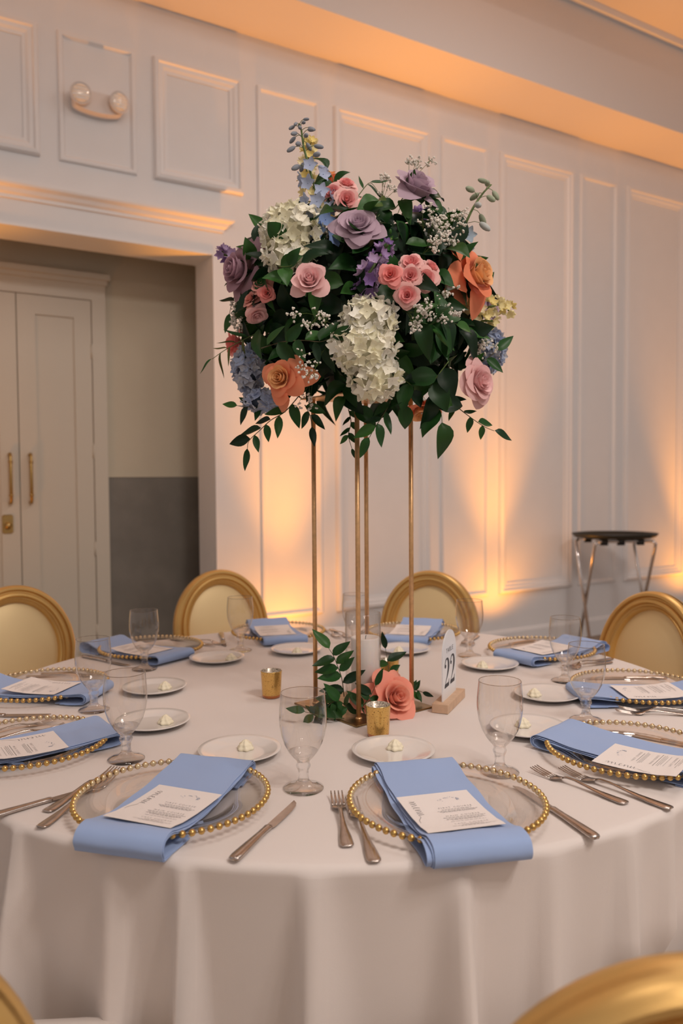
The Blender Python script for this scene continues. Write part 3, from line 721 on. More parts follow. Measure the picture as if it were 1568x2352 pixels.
# menu card: curved sheet, printed text laid 0.3 mm above
MW, ML, MY = 0.124, 0.150, -0.064            # width, length, centre y
def mz(x, y): return top_z(y)*0.55 + 0.45*(0.022+0.5*(y-MY)**2) + 0.0042
def menu_meshes():
    def up(u, v): x = (u-0.5)*MW; y = MY+(v-0.5)*ML; return (x, y, mz(x, y))
    top = MB().grid(up, 6, 14)
    me = top.mesh('sheet', M['paper'])
    ob = MB().grid(lambda u, v: tuple(Vector(up(1-u, v))-Vector((0, 0, 0.0004))), 6, 14); top.add(ob.v, ob.f)
    me = top.mesh('sheet', M['paper'])
    def onto(mb):
        mb.v = [Vector((v.x, v.y, mz(v.x, v.y)+0.0004)) for v in mb.v]; return mb
    def text(s_, size, x, y, align='CENTER', spacing=1.0):
        c = bpy.data.curves.new('text', 'FONT'); c.body = s_; c.size = size; c.align_x = align; c.space_character = spacing; c.resolution_u = 2
        o = bpy.data.objects.new('text', c); COL.objects.link(o)
        dg = bpy.context.evaluated_depsgraph_get(); t = bpy.data.meshes.new_from_object(o.evaluated_get(dg))
        mb = MB().add([(v.co.x+x, v.co.y+y, 0) for v in t.vertices], [tuple(p.vertices) for p in t.polygons])
        bpy.data.objects.remove(o); bpy.data.curves.remove(c); bpy.data.meshes.remove(t)
        return mb
    heads = []
    for s_, y in (('FIRST COURSE', 0.016), ('MAIN COURSE', -0.016), ('LAST COURSE', -0.050)):
        t = text(s_, 0.0062, 0.018, MY+y, spacing=1.5); heads.append(onto(t))
    lines = MB(); rr = random.Random(4)
    for y, w, h in ((0.0105, 0.050, 0.0014), (0.0065, 0.068, 0.0009), (0.0040, 0.062, 0.0009), (0.0015, 0.056, 0.0009), (-0.0215, 0.070, 0.0014), (-0.0260, 0.062, 0.0009), (-0.0290, 0.066, 0.0009), (-0.0320, 0.050, 0.0009), (-0.0375, 0.058, 0.0009), (-0.0555, 0.034, 0.0012), (-0.0600, 0.070, 0.0009), (-0.0630, 0.046, 0.0009)):
        x = 0.018-w/2
        while x < 0.018+w/2:
            l = rr.uniform(0.003, 0.0075); e = min(x+l, 0.018+w/2)
            lines.add([(x, MY+y, 0), (e, MY+y, 0), (e, MY+y+h, 0), (x, MY+y+h, 0)], [(0, 1, 2, 3)]); x = e+0.0012
    onto(lines)
    # handwritten word running down the left margin
    W = [(0.0, 0.15), (0.04, 0.62), (0.08, 0.75), (0.10, 0.5), (0.11, 0.05), (0.15, 0.55), (0.20, 0.75), (0.23, 0.5), (0.24, 0.05), (0.28, 0.55), (0.33, 0.74), (0.36, 0.5), (0.38, 0.08), (0.44, 0.12),
         (0.52, 0.35), (0.58, 0.62), (0.57, 0.80), (0.52, 0.70), (0.51, 0.30), (0.56, 0.02), (0.63, 0.15), (0.68, 0.55), (0.70, 0.72), (0.71, 0.05), (0.75, 0.5), (0.80, 0.72), (0.83, 0.5), (0.85, 0.08), (0.90, 0.10),
         (0.94, 0.55), (0.95, 0.72), (0.94, 0.15), (0.98, 0.0), (1.03, 0.25), (1.06, 0.72), (1.07, 0.10), (1.12, 0.02), (1.20, 0.10), (1.32, -0.05), (1.50, -0.42), (1.72, -0.50)]
    P = catmull(W, 4); sw = MB(); vs = []
    for i, (a, b) in enumerate(P):
        p0, p1 = P[max(i-1, 0)], P[min(i+1, len(P)-1)]; tx, ty = p1[0]-p0[0], p1[1]-p0[1]; l = math.hypot(tx, ty) or 1
        hwid = 0.00018 + 0.00026*max(0, -ty/l)
        # the word runs towards -y, its upstrokes point to +x
        cx, cy = -0.0495+b*0.0135, MY+0.055-a*0.049
        dx, dy = ty/l, -tx/l
        px, py = dy, -dx
        vs += [(cx+px*hwid, cy+py*hwid, 0), (cx-px*hwid, cy-py*hwid, 0)]
    sw.add(vs, [(2*i, 2*i+2, 2*i+3, 2*i+1) for i in range(len(P)-1)]); onto(sw)
    em_ = MB(); r3 = random.Random(9)
    for k in range(26):
        q = r3.uniform(-0.4, PI+0.4); cx = 0.018+0.016*math.cos(q)*r3.uniform(0.7, 1.1); cy = MY+0.047+0.0085*math.sin(q)*r3.uniform(0.5, 1.1)
        a = q+r3.uniform(-1, 1); l = r3.uniform(0.0015, 0.0034); w = l*0.35
        em_.add([(cx, cy, 0), (cx+l*0.5*math.cos(a)-w*math.sin(a), cy+l*0.5*math.sin(a)+w*math.cos(a), 0), (cx+l*math.cos(a), cy+l*math.sin(a), 0), (cx+l*0.5*math.cos(a)+w*math.sin(a), cy+l*0.5*math.sin(a)-w*math.cos(a), 0)], [(0, 1, 2, 3)])
    onto(em_)
    return me, [h.mesh('course_heading', M['ink_soft'], False) for h in heads], lines.mesh('course_text', M['ink_soft'], False), sw.mesh('handwritten_title', M['ink_script'], False), em_.mesh('floral_emblem', M['ink_blue'], False)
MENU = menu_meshes()
WHERE = {'A': 'at the front left place setting', 'B': 'at the front right place setting', 'C': 'at the right place setting beside the front right one', 'R2': 'at the right edge, second place setting from the front',
         'R3': 'at the place setting before the rightmost chair', 'BR': 'at the place setting before the back right chair', 'BL': 'at the place setting before the back left chair',
         'L3': 'at the place setting before the leftmost chair', 'L2': 'at the left edge, second place setting from the front', 'L1': 'at the left place setting beside the front left one'}
# angle, napkin (x, rot deg, mesh), menu (x, y, rot), glass, plate, butter, forks (x, y, rot)x2, knife
SET = {
 'A':  dict(a=-19.65, nap=(0.010, 5.4, 0), menu=(0.026, 0.002, -1), gl=(0.178, 0.146), pl=(-0.012, 0.262), bu=(-0.010, 0.283), f1=(-0.150, -0.148, 6.5), f2=(-0.184, -0.096, 2), kn=(0.192, -0.141, -0.5)),
 'B':  dict(a=15.30, nap=(-0.012, -3.5, 1), menu=(-0.022, 0.000, 0), gl=(0.161, 0.137), pl=(-0.004, 0.275), bu=(0.007, 0.297), f1=(-0.167, -0.144, -6), f2=(-0.193, -0.087, -9), kn=(0.180, -0.160, 6)),
 'C':  dict(a=50.56, nap=(-0.010, -3, 2), menu=(-0.078, 0.012, 2), gl=(0.176, 0.169), pl=(0.020, 0.232), bu=(0.030, 0.25), f1=(-0.2025, -0.144, -12), f2=(-0.2286, -0.079, -12), kn=(0.135, -0.13, 1)),
 'R2': dict(a=88.6, nap=(-0.055, 5, 0), menu=(-0.085, 0.06, 4), gl=(0.121, 0.153), pl=(-0.045, 0.235), bu=(-0.048, 0.268), f1=(-0.165, -0.13, -3), f2=(-0.195, -0.09, -5), kn=(0.15, -0.13, 3)),
 'R3': dict(a=124.75, nap=(-0.035, 3, 1), menu=(-0.03, 0.09, 3), gl=(0.112, 0.200), pl=(-0.034, 0.255), bu=(-0.040, 0.290), f1=(-0.172, -0.12, -2), f2=(-0.20, -0.08, -4), kn=(0.15, -0.13, 0)),
 'BR': dict(a=160.9, nap=(-0.003, 4.5, 2), menu=(-0.005, 0.105, 5), gl=(0.140, 0.222), pl=(-0.038, 0.252), bu=(-0.030, 0.29), f1=(-0.180, -0.10, 5), f2=(-0.21, -0.07, 3), kn=(0.19, -0.12, 0)),
 'BL': dict(a=196.9, nap=(0.012, 0.5, 0), menu=(0.022, 0.105, -1), gl=(0.164, 0.196), pl=(-0.004, 0.275), bu=(0.004, 0.318), f1=(-0.178, -0.10, 4), f2=(-0.208, -0.06, 6), kn=(0.19, -0.10, -4)),
 'L3': dict(a=232.1, nap=(0.048, 4, 1), menu=(0.058, 0.10, 5), gl=(0.152, 0.167), pl=(-0.050, 0.255), bu=(-0.070, 0.297), f1=(-0.175, -0.12, 3), f2=(-0.205, -0.08, 5), kn=(0.17, -0.12, 2)),
 'L2': dict(a=269.6, nap=(0.042, -9, 2), menu=(0.065, 0.08, -12), gl=(0.167, 0.190), pl=(-0.010, 0.290), bu=(-0.010, 0.318), f1=(-0.15, -0.11, 4), f2=(-0.18, -0.08, 2), kn=(0.225, -0.12, 2)),
 'L1': dict(a=305.65, nap=(0.022, 1, 0), menu=(0.050, 0.045, -1), gl=(0.170, 0.150), pl=(-0.010, 0.275), bu=(0.010, 0.297), f1=(-0.14, -0.11, 8), f2=(-0.10, -0.09, 2), kn=(0.3147, -0.142, 8.4)),
}
def place(key):
    d = SET[key]; a = math.radians(d['a']); w = WHERE[key]
    ox, oy = RC*math.sin(a), -RC*math.cos(a); rx = Vector((math.cos(a), math.sin(a), 0)); iy = Vector((-math.sin(a), math.cos(a), 0))
    def P(x, y, z=0): return Vector((ox, oy, TZ+0.0004+z)) + rx*x + iy*y
    R = lambda deg=0: (0, 0, a+math.radians(deg))
    body, bead, rim, band, nb, rb = CG
    c = thing('charger_plate', 'gold beaded glass charger ' + w, 'charger plate', P(0, 0, 0.003), R(), 'gold beaded glass chargers')
    link('plate', body, c); link('rim_band', band, c)
    if key in ('A', 'B', 'C', 'L1'):
        for k in range(nb):
            q = 2*PI*k/nb; link('bead', bead, c, (rb*math.cos(q), rb*math.sin(q), 0.0185), (0, 0, q))
    else:
        o = link('bead_rim', rim, c); o['kind'] = 'stuff'
    nx, nr, nm = d['nap']
    tag(link('napkin', NAPS[nm], None, P(nx, 0), R(nr)), 'light blue folded napkin ' + w, 'napkin', 'blue folded napkins')
    mx, my, mr = d['menu']
    m = thing('menu_card', 'white menu card ' + w, 'menu card', P(mx, my, 0.002), R(mr), 'white menu cards')
    link('sheet', MENU[0], m)
    for me in MENU[1]: link('course_heading', me, m)
    for nm_, me in zip(('course_text', 'handwritten_title', 'floral_emblem'), MENU[2:]):
        o = link(nm_, me, m)
        if nm_ != 'handwritten_title': o['kind'] = 'stuff'
    g_ = thing('water_goblet', 'clear water goblet ' + w, 'goblet', P(*d['gl']), (0, 0, RND.uniform(0, 6)), 'clear water goblets')
    for nm_, me in zip(('foot', 'stem', 'bowl', 'lip'), GOB): link(nm_, me, g_)
    tag(link('bread_plate', PLATE, None, P(*d['pl']), R()), 'white bread plate ' + w, 'plate', 'white bread plates')
    tag(link('butter_rosette', BUTTER, None, P(*d['bu'], 0.0052), (0, 0, RND.uniform(0, 6))), 'butter rosette ' + w, 'butter', 'butter rosettes')
    for kk, kind, txt in (('f1', 'dinner', 'longer inner fork '), ('f2', 'salad', 'shorter outer fork ')):
        x, y, rr = d[kk]
        f = thing('dinner_fork' if kind == 'dinner' else 'salad_fork', txt + w, 'fork', P(x, y), R(rr), 'steel forks')
        h, hd, t = FORKS[kind]; link('handle', h, f); link('fork_head', hd, f)
        for k in range(4): link('tine', t, f, ((k-1.5)*0.0064, 0, 0))
    x, y, rr = d['kn']
    k_ = thing('table_knife', 'steel knife ' + w, 'knife', P(x, y), R(rr), 'steel table knives')
    link('handle', KNIFE[0], k_); link('blade', KNIFE[1], k_)
for k_ in SET: place(k_)
# ------------------------------------------------------------------ flower placement (metres, world space)
BC = [0.069, -0.128, 1.735]
ROSES = [
    ([0.1878, -0.298, 1.9401], [0.445, -0.544, 0.712], 0.118, 'lavender', 'cup', 0, 'upright lavender rose at the top right of the bouquet'),
    ([0.0621, -0.398, 1.8358], [-0.05, -0.863, 0.502], 0.114, 'lavender', 'full', 0, 'wide open lavender rose at the upper middle of the bouquet'),
    ([-0.2067, -0.258, 1.7805], [-0.755, -0.647, 0.108], 0.15, 'mauve', 'loose', 1, 'mauve rose with loose petals at the left edge of the bouquet'),
    ([-0.0344, -0.438, 1.7101], [-0.1, -0.949, 0.3], 0.084, 'blush', 'cup', 0, 'blush pink rose below the upper white hydrangea'),
    ([0.3215, -0.288, 1.757], [0.748, -0.623, 0.229], 0.15, 'orange', 'loose', 0, 'tall orange rose at the right side of the bouquet'),
    ([-0.1005, -0.378, 1.5252], [-0.422, -0.905, 0.05], 0.11, 'peach', 'loose', 2, 'peach orange rose at the lower left of the bouquet'),
    ([0.3333, -0.268, 1.5284], [0.681, -0.722, 0.124], 0.128, 'blush', 'full', 1, 'blush pink rose at the lower right edge of the bouquet'),
    ([0.2065, -0.228, 1.4706], [0.108, -0.379, -0.919], 0.095, 'orange', 'cup', 0, 'orange rose peeking out under the bouquet beside the right pole'),
    ([-0.011, -0.068, 2.0404], [-0.236, -0.236, 0.943], 0.085, 'orange', 'cup', 0, 'orange rose half hidden behind the top pink spray roses'),
    ([0.3875, -0.088, 1.7214], [0.91, -0.398, 0.114], 0.11, 'lavender', 'full', 0, 'lavender rose behind the yellow stock at the right'),
    ([-0.2364, -0.108, 1.6425], [-0.93, -0.349, 0.116], 0.08, 'coral_pink', 'cup', 0, 'small pink rose behind leaves at the left edge'),
    ([-0.1544, -0.078, 1.9056], [-0.667, -0.333, 0.667], 0.08, 'blush', 'full', 0, 'pale pink rose tucked behind the upper white hydrangea'),
    ([0.1432, -0.215, 0.8045], [0.45, -0.8, 0.42], 0.165, 'coral', 'loose', 3, 'coral pink rose lying on the gold base beside the vase'),
]
SPRAYS = [
    ([0.0054, -0.268, 1.944], [-0.362, -0.879, 0.31], 0.055, 'pink', 0, 'pink spray rose, leftmost of the top cluster'),
    ([0.0383, -0.308, 1.9146], [0.099, -0.99, 0.099], 0.058, 'pink', 0, 'pink spray rose, lowest of the top cluster'),
    ([0.0369, -0.248, 1.9716], [0.221, -0.662, 0.717], 0.052, 'pink', 0, 'pink spray rose, highest of the top cluster'),
    ([0.0834, -0.228, 1.934], [0.229, -0.688, 0.688], 0.052, 'pink', 0, 'pink spray rose behind the wide lavender rose'),
    ([0.1702, -0.398, 1.7546], [-0.105, -0.843, 0.527], 0.055, 'pink', 1, 'pink spray rose, topmost of the right cluster'),
    ([0.1663, -0.428, 1.7206], [-0.099, -0.99, 0.099], 0.05, 'pink', 2, 'pink spray rose in the middle of the right cluster'),
    ([0.1994, -0.408, 1.7192], [0.1, -0.995, 0.0], 0.056, 'pink', 3, 'largest pink spray rose of the right cluster'),
    ([0.2147, -0.378, 1.7514], [0.577, -0.577, 0.577], 0.046, 'pink', 4, 'pink spray rose bud, rightmost of the right cluster'),
    ([0.1594, -0.438, 1.6795], [-0.148, -0.988, -0.049], 0.056, 'pink', 5, 'pink spray rose hanging lowest in the right cluster'),
    ([0.1253, -0.448, 1.7186], [-0.098, -0.984, 0.148], 0.05, 'coral_pink', 6, 'coral pink spray rose beside the purple stock'),
    ([-0.1467, -0.308, 1.7369], [-0.207, -0.83, 0.518], 0.052, 'peach_pink', 1, 'peach pink spray rose, topmost of the left cluster'),
    ([-0.1343, -0.328, 1.7117], [0.0, -0.995, -0.1], 0.04, 'coral_pink', 2, 'small coral spray rose in the left cluster'),
    ([-0.1753, -0.288, 1.71], [-0.609, -0.609, 0.508], 0.048, 'peach_pink', 3, 'peach pink spray rose bud, leftmost of the left cluster'),
    ([-0.1582, -0.298, 1.67], [0.329, -0.549, -0.768], 0.052, 'blush', 4, 'pale pink spray rose hanging lowest in the left cluster'),
]
HYDR = [
    ([([0.0842, -0.398, 1.6364], (0.055, 0.05, 0.048)), ([0.0713, -0.408, 1.58], (0.063, 0.055, 0.052)), ([0.0945, -0.393, 1.5251], (0.052, 0.05, 0.044))], 'white', 290, 'large white hydrangea at the front of the bouquet'),
    ([([-0.0776, -0.298, 1.848], (0.066, 0.06, 0.062)), ([-0.0877, -0.318, 1.7912], (0.052, 0.045, 0.036))], 'white', 210, 'round white hydrangea at the upper left of the bouquet'),
    ([([-0.1911, -0.198, 1.5689], (0.034, 0.042, 0.052)), ([-0.1612, -0.218, 1.4925], (0.04, 0.04, 0.022))], 'blue', 160, 'blue hydrangea at the lower left behind the peach rose'),
    ([([0.3738, -0.108, 1.6207], (0.036, 0.042, 0.055))], 'blue', 110, 'blue hydrangea at the right behind the blush rose'),
]
DELPH = [
    ([[-0.0045, -0.288, 1.7985], [-0.0117, -0.288, 1.8548], [-0.0222, -0.278, 1.9145], [-0.0403, -0.268, 1.9842], [-0.0558, -0.258, 2.045], [-0.0619, -0.248, 2.0872], [-0.0666, -0.248, 2.1024]], 'blue', 'tall pale blue delphinium spike rising at the upper left'),
    ([[0.2826, -0.188, 1.8374], [0.3039, -0.178, 1.8847], [0.3284, -0.168, 1.9372], [0.3531, -0.158, 1.9752], [0.375, -0.148, 1.9995]], 'pale', 'pale green white delphinium spike leaning out at the upper right'),
]
STOCK = [
    ([[0.0776, -0.378, 1.6923], [0.079, -0.418, 1.7181], [0.0968, -0.418, 1.7483], [0.1179, -0.398, 1.7842], [0.1304, -0.378, 1.8093]], 'purple', 'purple stock with green bud tips at the bouquet centre'),
    ([[-0.022, -0.128, 1.9349], [-0.0475, -0.128, 1.9863], [-0.0574, -0.128, 2.0373], [-0.0518, -0.128, 2.088], [-0.0485, -0.128, 2.1133]], 'yellow', 'pale yellow stock behind the tall blue delphinium'),
    ([[0.3227, -0.208, 1.6969], [0.3606, -0.188, 1.7066], [0.3942, -0.168, 1.7165], [0.4214, -0.158, 1.7002]], 'yellow', 'pale yellow stock pointing right below the orange rose'),
    ([[0.3078, -0.208, 1.6744], [0.3341, -0.198, 1.6711], [0.3586, -0.188, 1.6768], [0.3774, -0.178, 1.6766]], 'yellow', 'short yellow stock under the orange rose at the right'),
    ([[-0.2157, -0.088, 1.8458], [-0.2421, -0.088, 1.8566], [-0.2617, -0.098, 1.8593], [-0.2653, -0.108, 1.8638]], 'purple', 'purple stock tip behind the mauve rose at the left'),
    ([[0.2039, -0.148, 1.9255], [0.2294, -0.148, 1.9302], [0.2448, -0.148, 1.937]], 'purple', 'purple stock behind the upright lavender rose'),
]
GYPS = [
    ([0.1434, -0.218, 1.7861], [0.2343, -0.328, 1.8485], 0.058, 150, "dense white baby's breath below the upright lavender rose"),
    ([0.1383, -0.236, 1.7644], [0.2229, -0.368, 1.8004], 0.035, 60, "small white baby's breath patch above the right pink cluster"),
    ([0.1276, -0.137, 1.8705], [0.1991, -0.148, 2.0361], 0.042, 55, "wispy baby's breath rising above the upright lavender rose"),
    ([0.0947, -0.155, 1.8455], [0.1261, -0.188, 1.9806], 0.04, 55, "wispy baby's breath between the two lavender roses"),
    ([0.1202, -0.272, 1.6919], [0.1828, -0.448, 1.6393], 0.04, 95, "white baby's breath right of the large front hydrangea"),
    ([0.1441, -0.263, 1.7029], [0.236, -0.428, 1.6636], 0.045, 85, "white baby's breath below the right pink cluster"),
    ([0.0217, -0.272, 1.6899], [-0.0362, -0.448, 1.6348], 0.05, 55, "white baby's breath left of the large front hydrangea"),
    ([0.0227, -0.263, 1.6477], [-0.0338, -0.428, 1.5411], 0.045, 40, "sparse baby's breath above the peach orange rose"),
    ([0.0115, -0.218, 1.6265], [-0.0587, -0.328, 1.4939], 0.045, 45, "baby's breath hanging below the peach orange rose"),
    ([-0.056, -0.1505, 1.7129], [-0.2088, -0.178, 1.6858], 0.045, 70, "baby's breath at the left edge under the mauve rose"),
    ([0.1934, -0.164, 1.6809], [0.3455, -0.208, 1.6148], 0.04, 60, "baby's breath at the right above the blush rose"),
    ([0.1621, -0.191, 1.773], [0.2758, -0.268, 1.8195], 0.03, 40, "baby's breath beside the orange rose"),
    ([0.1363, -0.1865, 1.6148], [0.2186, -0.258, 1.4679], 0.03, 35, "baby's breath under the bouquet near the right pole"),
]
VINES = [
    ([[-0.0662, -0.288, 1.5011], [-0.0993, -0.298, 1.4623], [-0.1299, -0.308, 1.4428], [-0.1559, -0.308, 1.4194], [-0.178, -0.308, 1.3987], [-0.182, -0.308, 1.3817]], 0.048, 'trailing leafy sprig hanging at the lower left of the bouquet', 'ruscus', 9, 1),
    ([[-0.0555, -0.308, 1.4753], [-0.0443, -0.308, 1.4516], [-0.0407, -0.308, 1.4279]], 0.05, 'short leafy sprig hanging beside the left gold pole', 'ruscus', 4, 2),
    ([[-0.1601, -0.228, 1.4836], [-0.19, -0.228, 1.4789], [-0.2149, -0.228, 1.4821]], 0.042, 'leaf sprig at the lower left under the blue hydrangea', 'ruscus', 4, 3),
    ([[0.1368, -0.348, 1.4929], [0.1182, -0.348, 1.4563], [0.0968, -0.348, 1.4242], [0.0837, -0.348, 1.4012]], 0.048, 'trailing leafy sprig hanging between the front and right poles', 'ruscus', 7, 4),
    ([[0.0384, -0.228, 1.472], [0.0441, -0.228, 1.4424], [0.038, -0.228, 1.4128], [0.0457, -0.228, 1.383]], 0.03, 'thin dark sprig hanging between the left and front poles', 'ruscus', 7, 5),
    ([[0.2536, -0.248, 1.5025], [0.2828, -0.248, 1.4731], [0.3169, -0.248, 1.4465], [0.3432, -0.248, 1.4288], [0.3657, -0.248, 1.4189]], 0.04, 'trailing leafy sprig hanging at the lower right of the bouquet', 'ruscus', 7, 6),
    ([[-0.1682, -0.228, 1.6461], [-0.2081, -0.228, 1.6269], [-0.2432, -0.228, 1.6076], [-0.2713, -0.228, 1.5882]], 0.05, 'narrow grassy leaf sprig at the left edge of the bouquet', 'grass', 8, 7),
    ([[0.0508, -0.148, 1.9577], [0.0714, -0.148, 1.9877], [0.092, -0.148, 2.0075], [0.1102, -0.148, 1.9871]], 0.045, 'narrow leaf sprig at the top between the lavender roses', 'grass', 6, 8),
    ([[-0.1735, -0.178, 1.7407], [-0.2041, -0.178, 1.731], [-0.2296, -0.178, 1.7263], [-0.2381, -0.178, 1.7012]], 0.045, 'rounded leaf sprig at the left edge below the mauve rose', 'ruscus', 5, 9),
    ([[0.0109, -0.178, 1.9877], [0.003, -0.178, 2.0126], [-0.0069, -0.178, 2.0296]], 0.05, 'broad leaf sprig at the top above the orange rose', 'broad', 4, 10),
    ([[0.1643, -0.428, 1.6323], [0.2036, -0.428, 1.6232], [0.2353, -0.418, 1.6335], [0.2641, -0.398, 1.6283]], 0.062, 'glossy leaf sprig at the right of the large front hydrangea', 'broad', 8, 11),
    ([[-0.1444, -0.348, 1.5919], [-0.0952, -0.378, 1.6], [-0.0479, -0.408, 1.5971], [-0.0162, -0.418, 1.5924], [0.0107, -0.428, 1.5991]], 0.058, 'glossy leaf sprig above the peach orange rose', 'ruscus', 8, 12),
    ([[-0.1037, -0.368, 1.7578], [-0.082, -0.388, 1.7523], [-0.056, -0.398, 1.7599]], 0.058, 'glossy leaf pair in front of the upper white hydrangea', 'broad', 4, 13),
    ([[-0.176, -0.268, 1.7966], [-0.1613, -0.268, 1.8107], [-0.1592, -0.268, 1.8344]], 0.052, 'round leaf sprig beside the mauve rose', 'broad', 4, 14),
    ([[0.1602, -0.288, 1.9226], [0.1402, -0.308, 1.8929], [0.1212, -0.318, 1.8898], [0.1022, -0.328, 1.8685]], 0.066, 'broad green leaf sprig between the two lavender roses', 'broad', 4, 15),
    ([[0.3155, -0.188, 1.5634], [0.3523, -0.178, 1.5846], [0.3825, -0.178, 1.6094]], 0.05, 'dark leaf sprig above the lower right blush rose', 'ruscus', 5, 16),
    ([[0.2497, -0.368, 1.5576], [0.2224, -0.368, 1.5217], [0.2105, -0.348, 1.4968], [0.2355, -0.328, 1.4616], [0.2402, -0.328, 1.4337]], 0.066, 'broad leaf sprig at the lower right underside of the bouquet', 'broad', 9, 17),
    ([[0.0394, -0.288, 1.5334], [0.0296, -0.288, 1.4955], [0.0534, -0.288, 1.4714]], 0.066, 'broad dark leaf sprig left of the front pole top', 'broad', 6, 18),
    ([[0.1542, -0.368, 1.5223], [0.1723, -0.368, 1.504], [0.1598, -0.348, 1.4697], [0.1329, -0.328, 1.4625]], 0.058, 'broad leaf sprig right of the front pole top', 'broad', 6, 19),
    ([[0.1979, -0.288, 1.9081], [0.2168, -0.288, 1.9219], [0.231, -0.288, 1.9077]], 0.055, 'dark leaf sprig under the upright lavender rose', 'broad', 4, 20),
    ([[0.0234, -0.19, 0.8007], [0.0188, -0.2, 0.8448], [0.0088, -0.2, 0.8757], [-0.0013, -0.2, 0.9014], [-0.0113, -0.2, 0.9169]], 0.056, 'leafy green sprig standing left of the glass vase', 'ruscus', 9, 31),
    ([[0.0339, -0.22, 0.7784], [0.0143, -0.24, 0.8045], [-0.0054, -0.25, 0.8023], [-0.0231, -0.26, 0.7802]], 0.052, 'leafy green sprig lying on the left side of the gold base', 'ruscus', 9, 32),
    ([[0.0591, -0.22, 0.7681], [0.0692, -0.23, 0.7915], [0.0844, -0.23, 0.8117], [0.0966, -0.23, 0.8371]], 0.052, 'leafy green sprig lying before the pillar candle vase', 'ruscus', 8, 33),
    ([[0.1176, -0.13, 0.7733], [0.1323, -0.11, 0.8217], [0.1297, -0.1, 0.8625], [0.1245, -0.1, 0.895]], 0.05, 'leafy green sprig standing right of the glass vase', 'ruscus', 7, 34),
    ([[0.1817, -0.12, 0.7919], [0.1977, -0.12, 0.7973], [0.2136, -0.12, 0.7919]], 0.034, 'small leaf sprig behind the coral rose on the base', 'ruscus', 5, 35),
    ([[0.0242, -0.25, 0.7671], [-0.0099, -0.27, 0.7732], [-0.0443, -0.27, 0.7832], [-0.064, -0.27, 0.7882]], 0.04, 'low leaf sprig at the left corner of the gold base', 'ruscus', 6, 36),
]
# ------------------------------------------------------------------ gold flower stand
SX, SY, SROT = 0.069, -0.128, math.radians(39.5)
st = thing('flower_stand', 'tall gold metal flower stand with four slim poles', 'flower stand', (SX, SY, TZ+0.0005), (0, 0, SROT))
bp_ = beveled('base_plate', MB().box(-0.121, 0.121, -0.121, 0.121, 0, 0.004), M['plate_gold'], 0.0012, 2); link('base_plate', bp_, st)
STH = 0.745
for sx in (-1, 1):
    for sy in (-1, 1):
        x, y = sx*0.083, sy*0.083
        po = MB().lathe([(0.0, 0.004), (0.0055, 0.004), (0.0055, STH), (0.0, STH)], 16, x, y).build('pole', M['stand_gold'], st)
        MB().lathe([(0.0078, 0.004), (0.0078, 0.006), (0.0055, 0.0085)], 16, x, y).build('pole_collar', M['stand_gold'], po)
link('top_plate', beveled('top_plate', MB().box(-0.105, 0.105, -0.105, 0.105, STH, STH+0.004), M['stand_gold'], 0.001, 1), st)
bowl = MB().lathe([(0.0, STH+0.006), (0.075, STH+0.006), (0.088, STH+0.05), (0.092, STH+0.055), (0.088, STH+0.055), (0.07, STH+0.012), (0.0, STH+0.012)], 40)
tag(bowl.build('flower_bowl', M['black'], None, loc=(SX, SY, TZ)), 'shallow dark bowl holding the bouquet on top of the gold stand', 'bowl')

# ------------------------------------------------------------------ vase with pillar candle
VX, VY = 0.069, -0.118
vz = TZ+0.005
va = MB().lathe([(0.0, 0.0), (0.0425, 0.0), (0.0435, 0.002), (0.0435, 0.222), (0.0425, 0.2232), (0.0412, 0.222), (0.0412, 0.007), (0.0, 0.007)], 48)
tag(auto_smooth(va.build('cylinder_vase', M['thin'], None, loc=(VX, VY, vz)), 40), 'clear glass cylinder vase around the white pillar candle', 'vase')
cd_ = thing('pillar_candle', 'white pillar candle standing inside the clear cylinder vase', 'candle', (VX+0.006, VY, vz+0.0075))
MB().lathe([(0.0, 0.0), (0.034, 0.0), (0.0352, 0.002), (0.0352, 0.153), (0.0335, 0.1555), (0.030, 0.1555), (0.022, 0.152), (0.0, 0.150)], 40).build('wax', M['candle'], cd_)
MB().tube([(0, 0, 0.149), (0.0005, 0, 0.156), (0.0018, 0.0005, 0.160)], 0.0009, 6).build('wick', M['ink'], cd_)

# ------------------------------------------------------------------ mercury glass votives
m_, nt_, b_ = nodes('gold_mercury_glass'); setp(b_, Metallic=0.65, Roughness=0.2)
tcn = nt_.nodes.new('ShaderNodeTexCoord'); vo = nt_.nodes.new('ShaderNodeTexNoise'); vo.inputs['Scale'].default_value = 420; vo.inputs['Detail'].default_value = 2
rp = nt_.nodes.new('ShaderNodeValToRGB'); rp.color_ramp.elements[0].position = 0.33; rp.color_ramp.elements[1].position = 0.41
rp.color_ramp.elements[0].color = (0.16, 0.085, 0.02, 1); rp.color_ramp.elements[1].color = (0.74, 0.46, 0.14, 1)
nt_.links.new(tcn.outputs['Object'], vo.inputs['Vector']); nt_.links.new(vo.outputs['Fac'], rp.inputs['Fac']); nt_.links.new(rp.outputs['Color'], b_.inputs['Base Color'])
M['mercury'] = m_
m_, nt_, b_ = nodes('silver_mercury_glass'); setp(b_, Metallic=0.25, Roughness=0.3)
tcn = nt_.nodes.new('ShaderNodeTexCoord'); vo = nt_.nodes.new('ShaderNodeTexNoise'); vo.inputs['Scale'].default_value = 260; vo.inputs['Detail'].default_value = 3
rp = nt_.nodes.new('ShaderNodeValToRGB'); rp.color_ramp.elements[0].position = 0.35; rp.color_ramp.elements[1].position = 0.65
rp.color_ramp.elements[0].color = (0.22, 0.17, 0.12, 1); rp.color_ramp.elements[1].color = (0.80, 0.70, 0.58, 1)
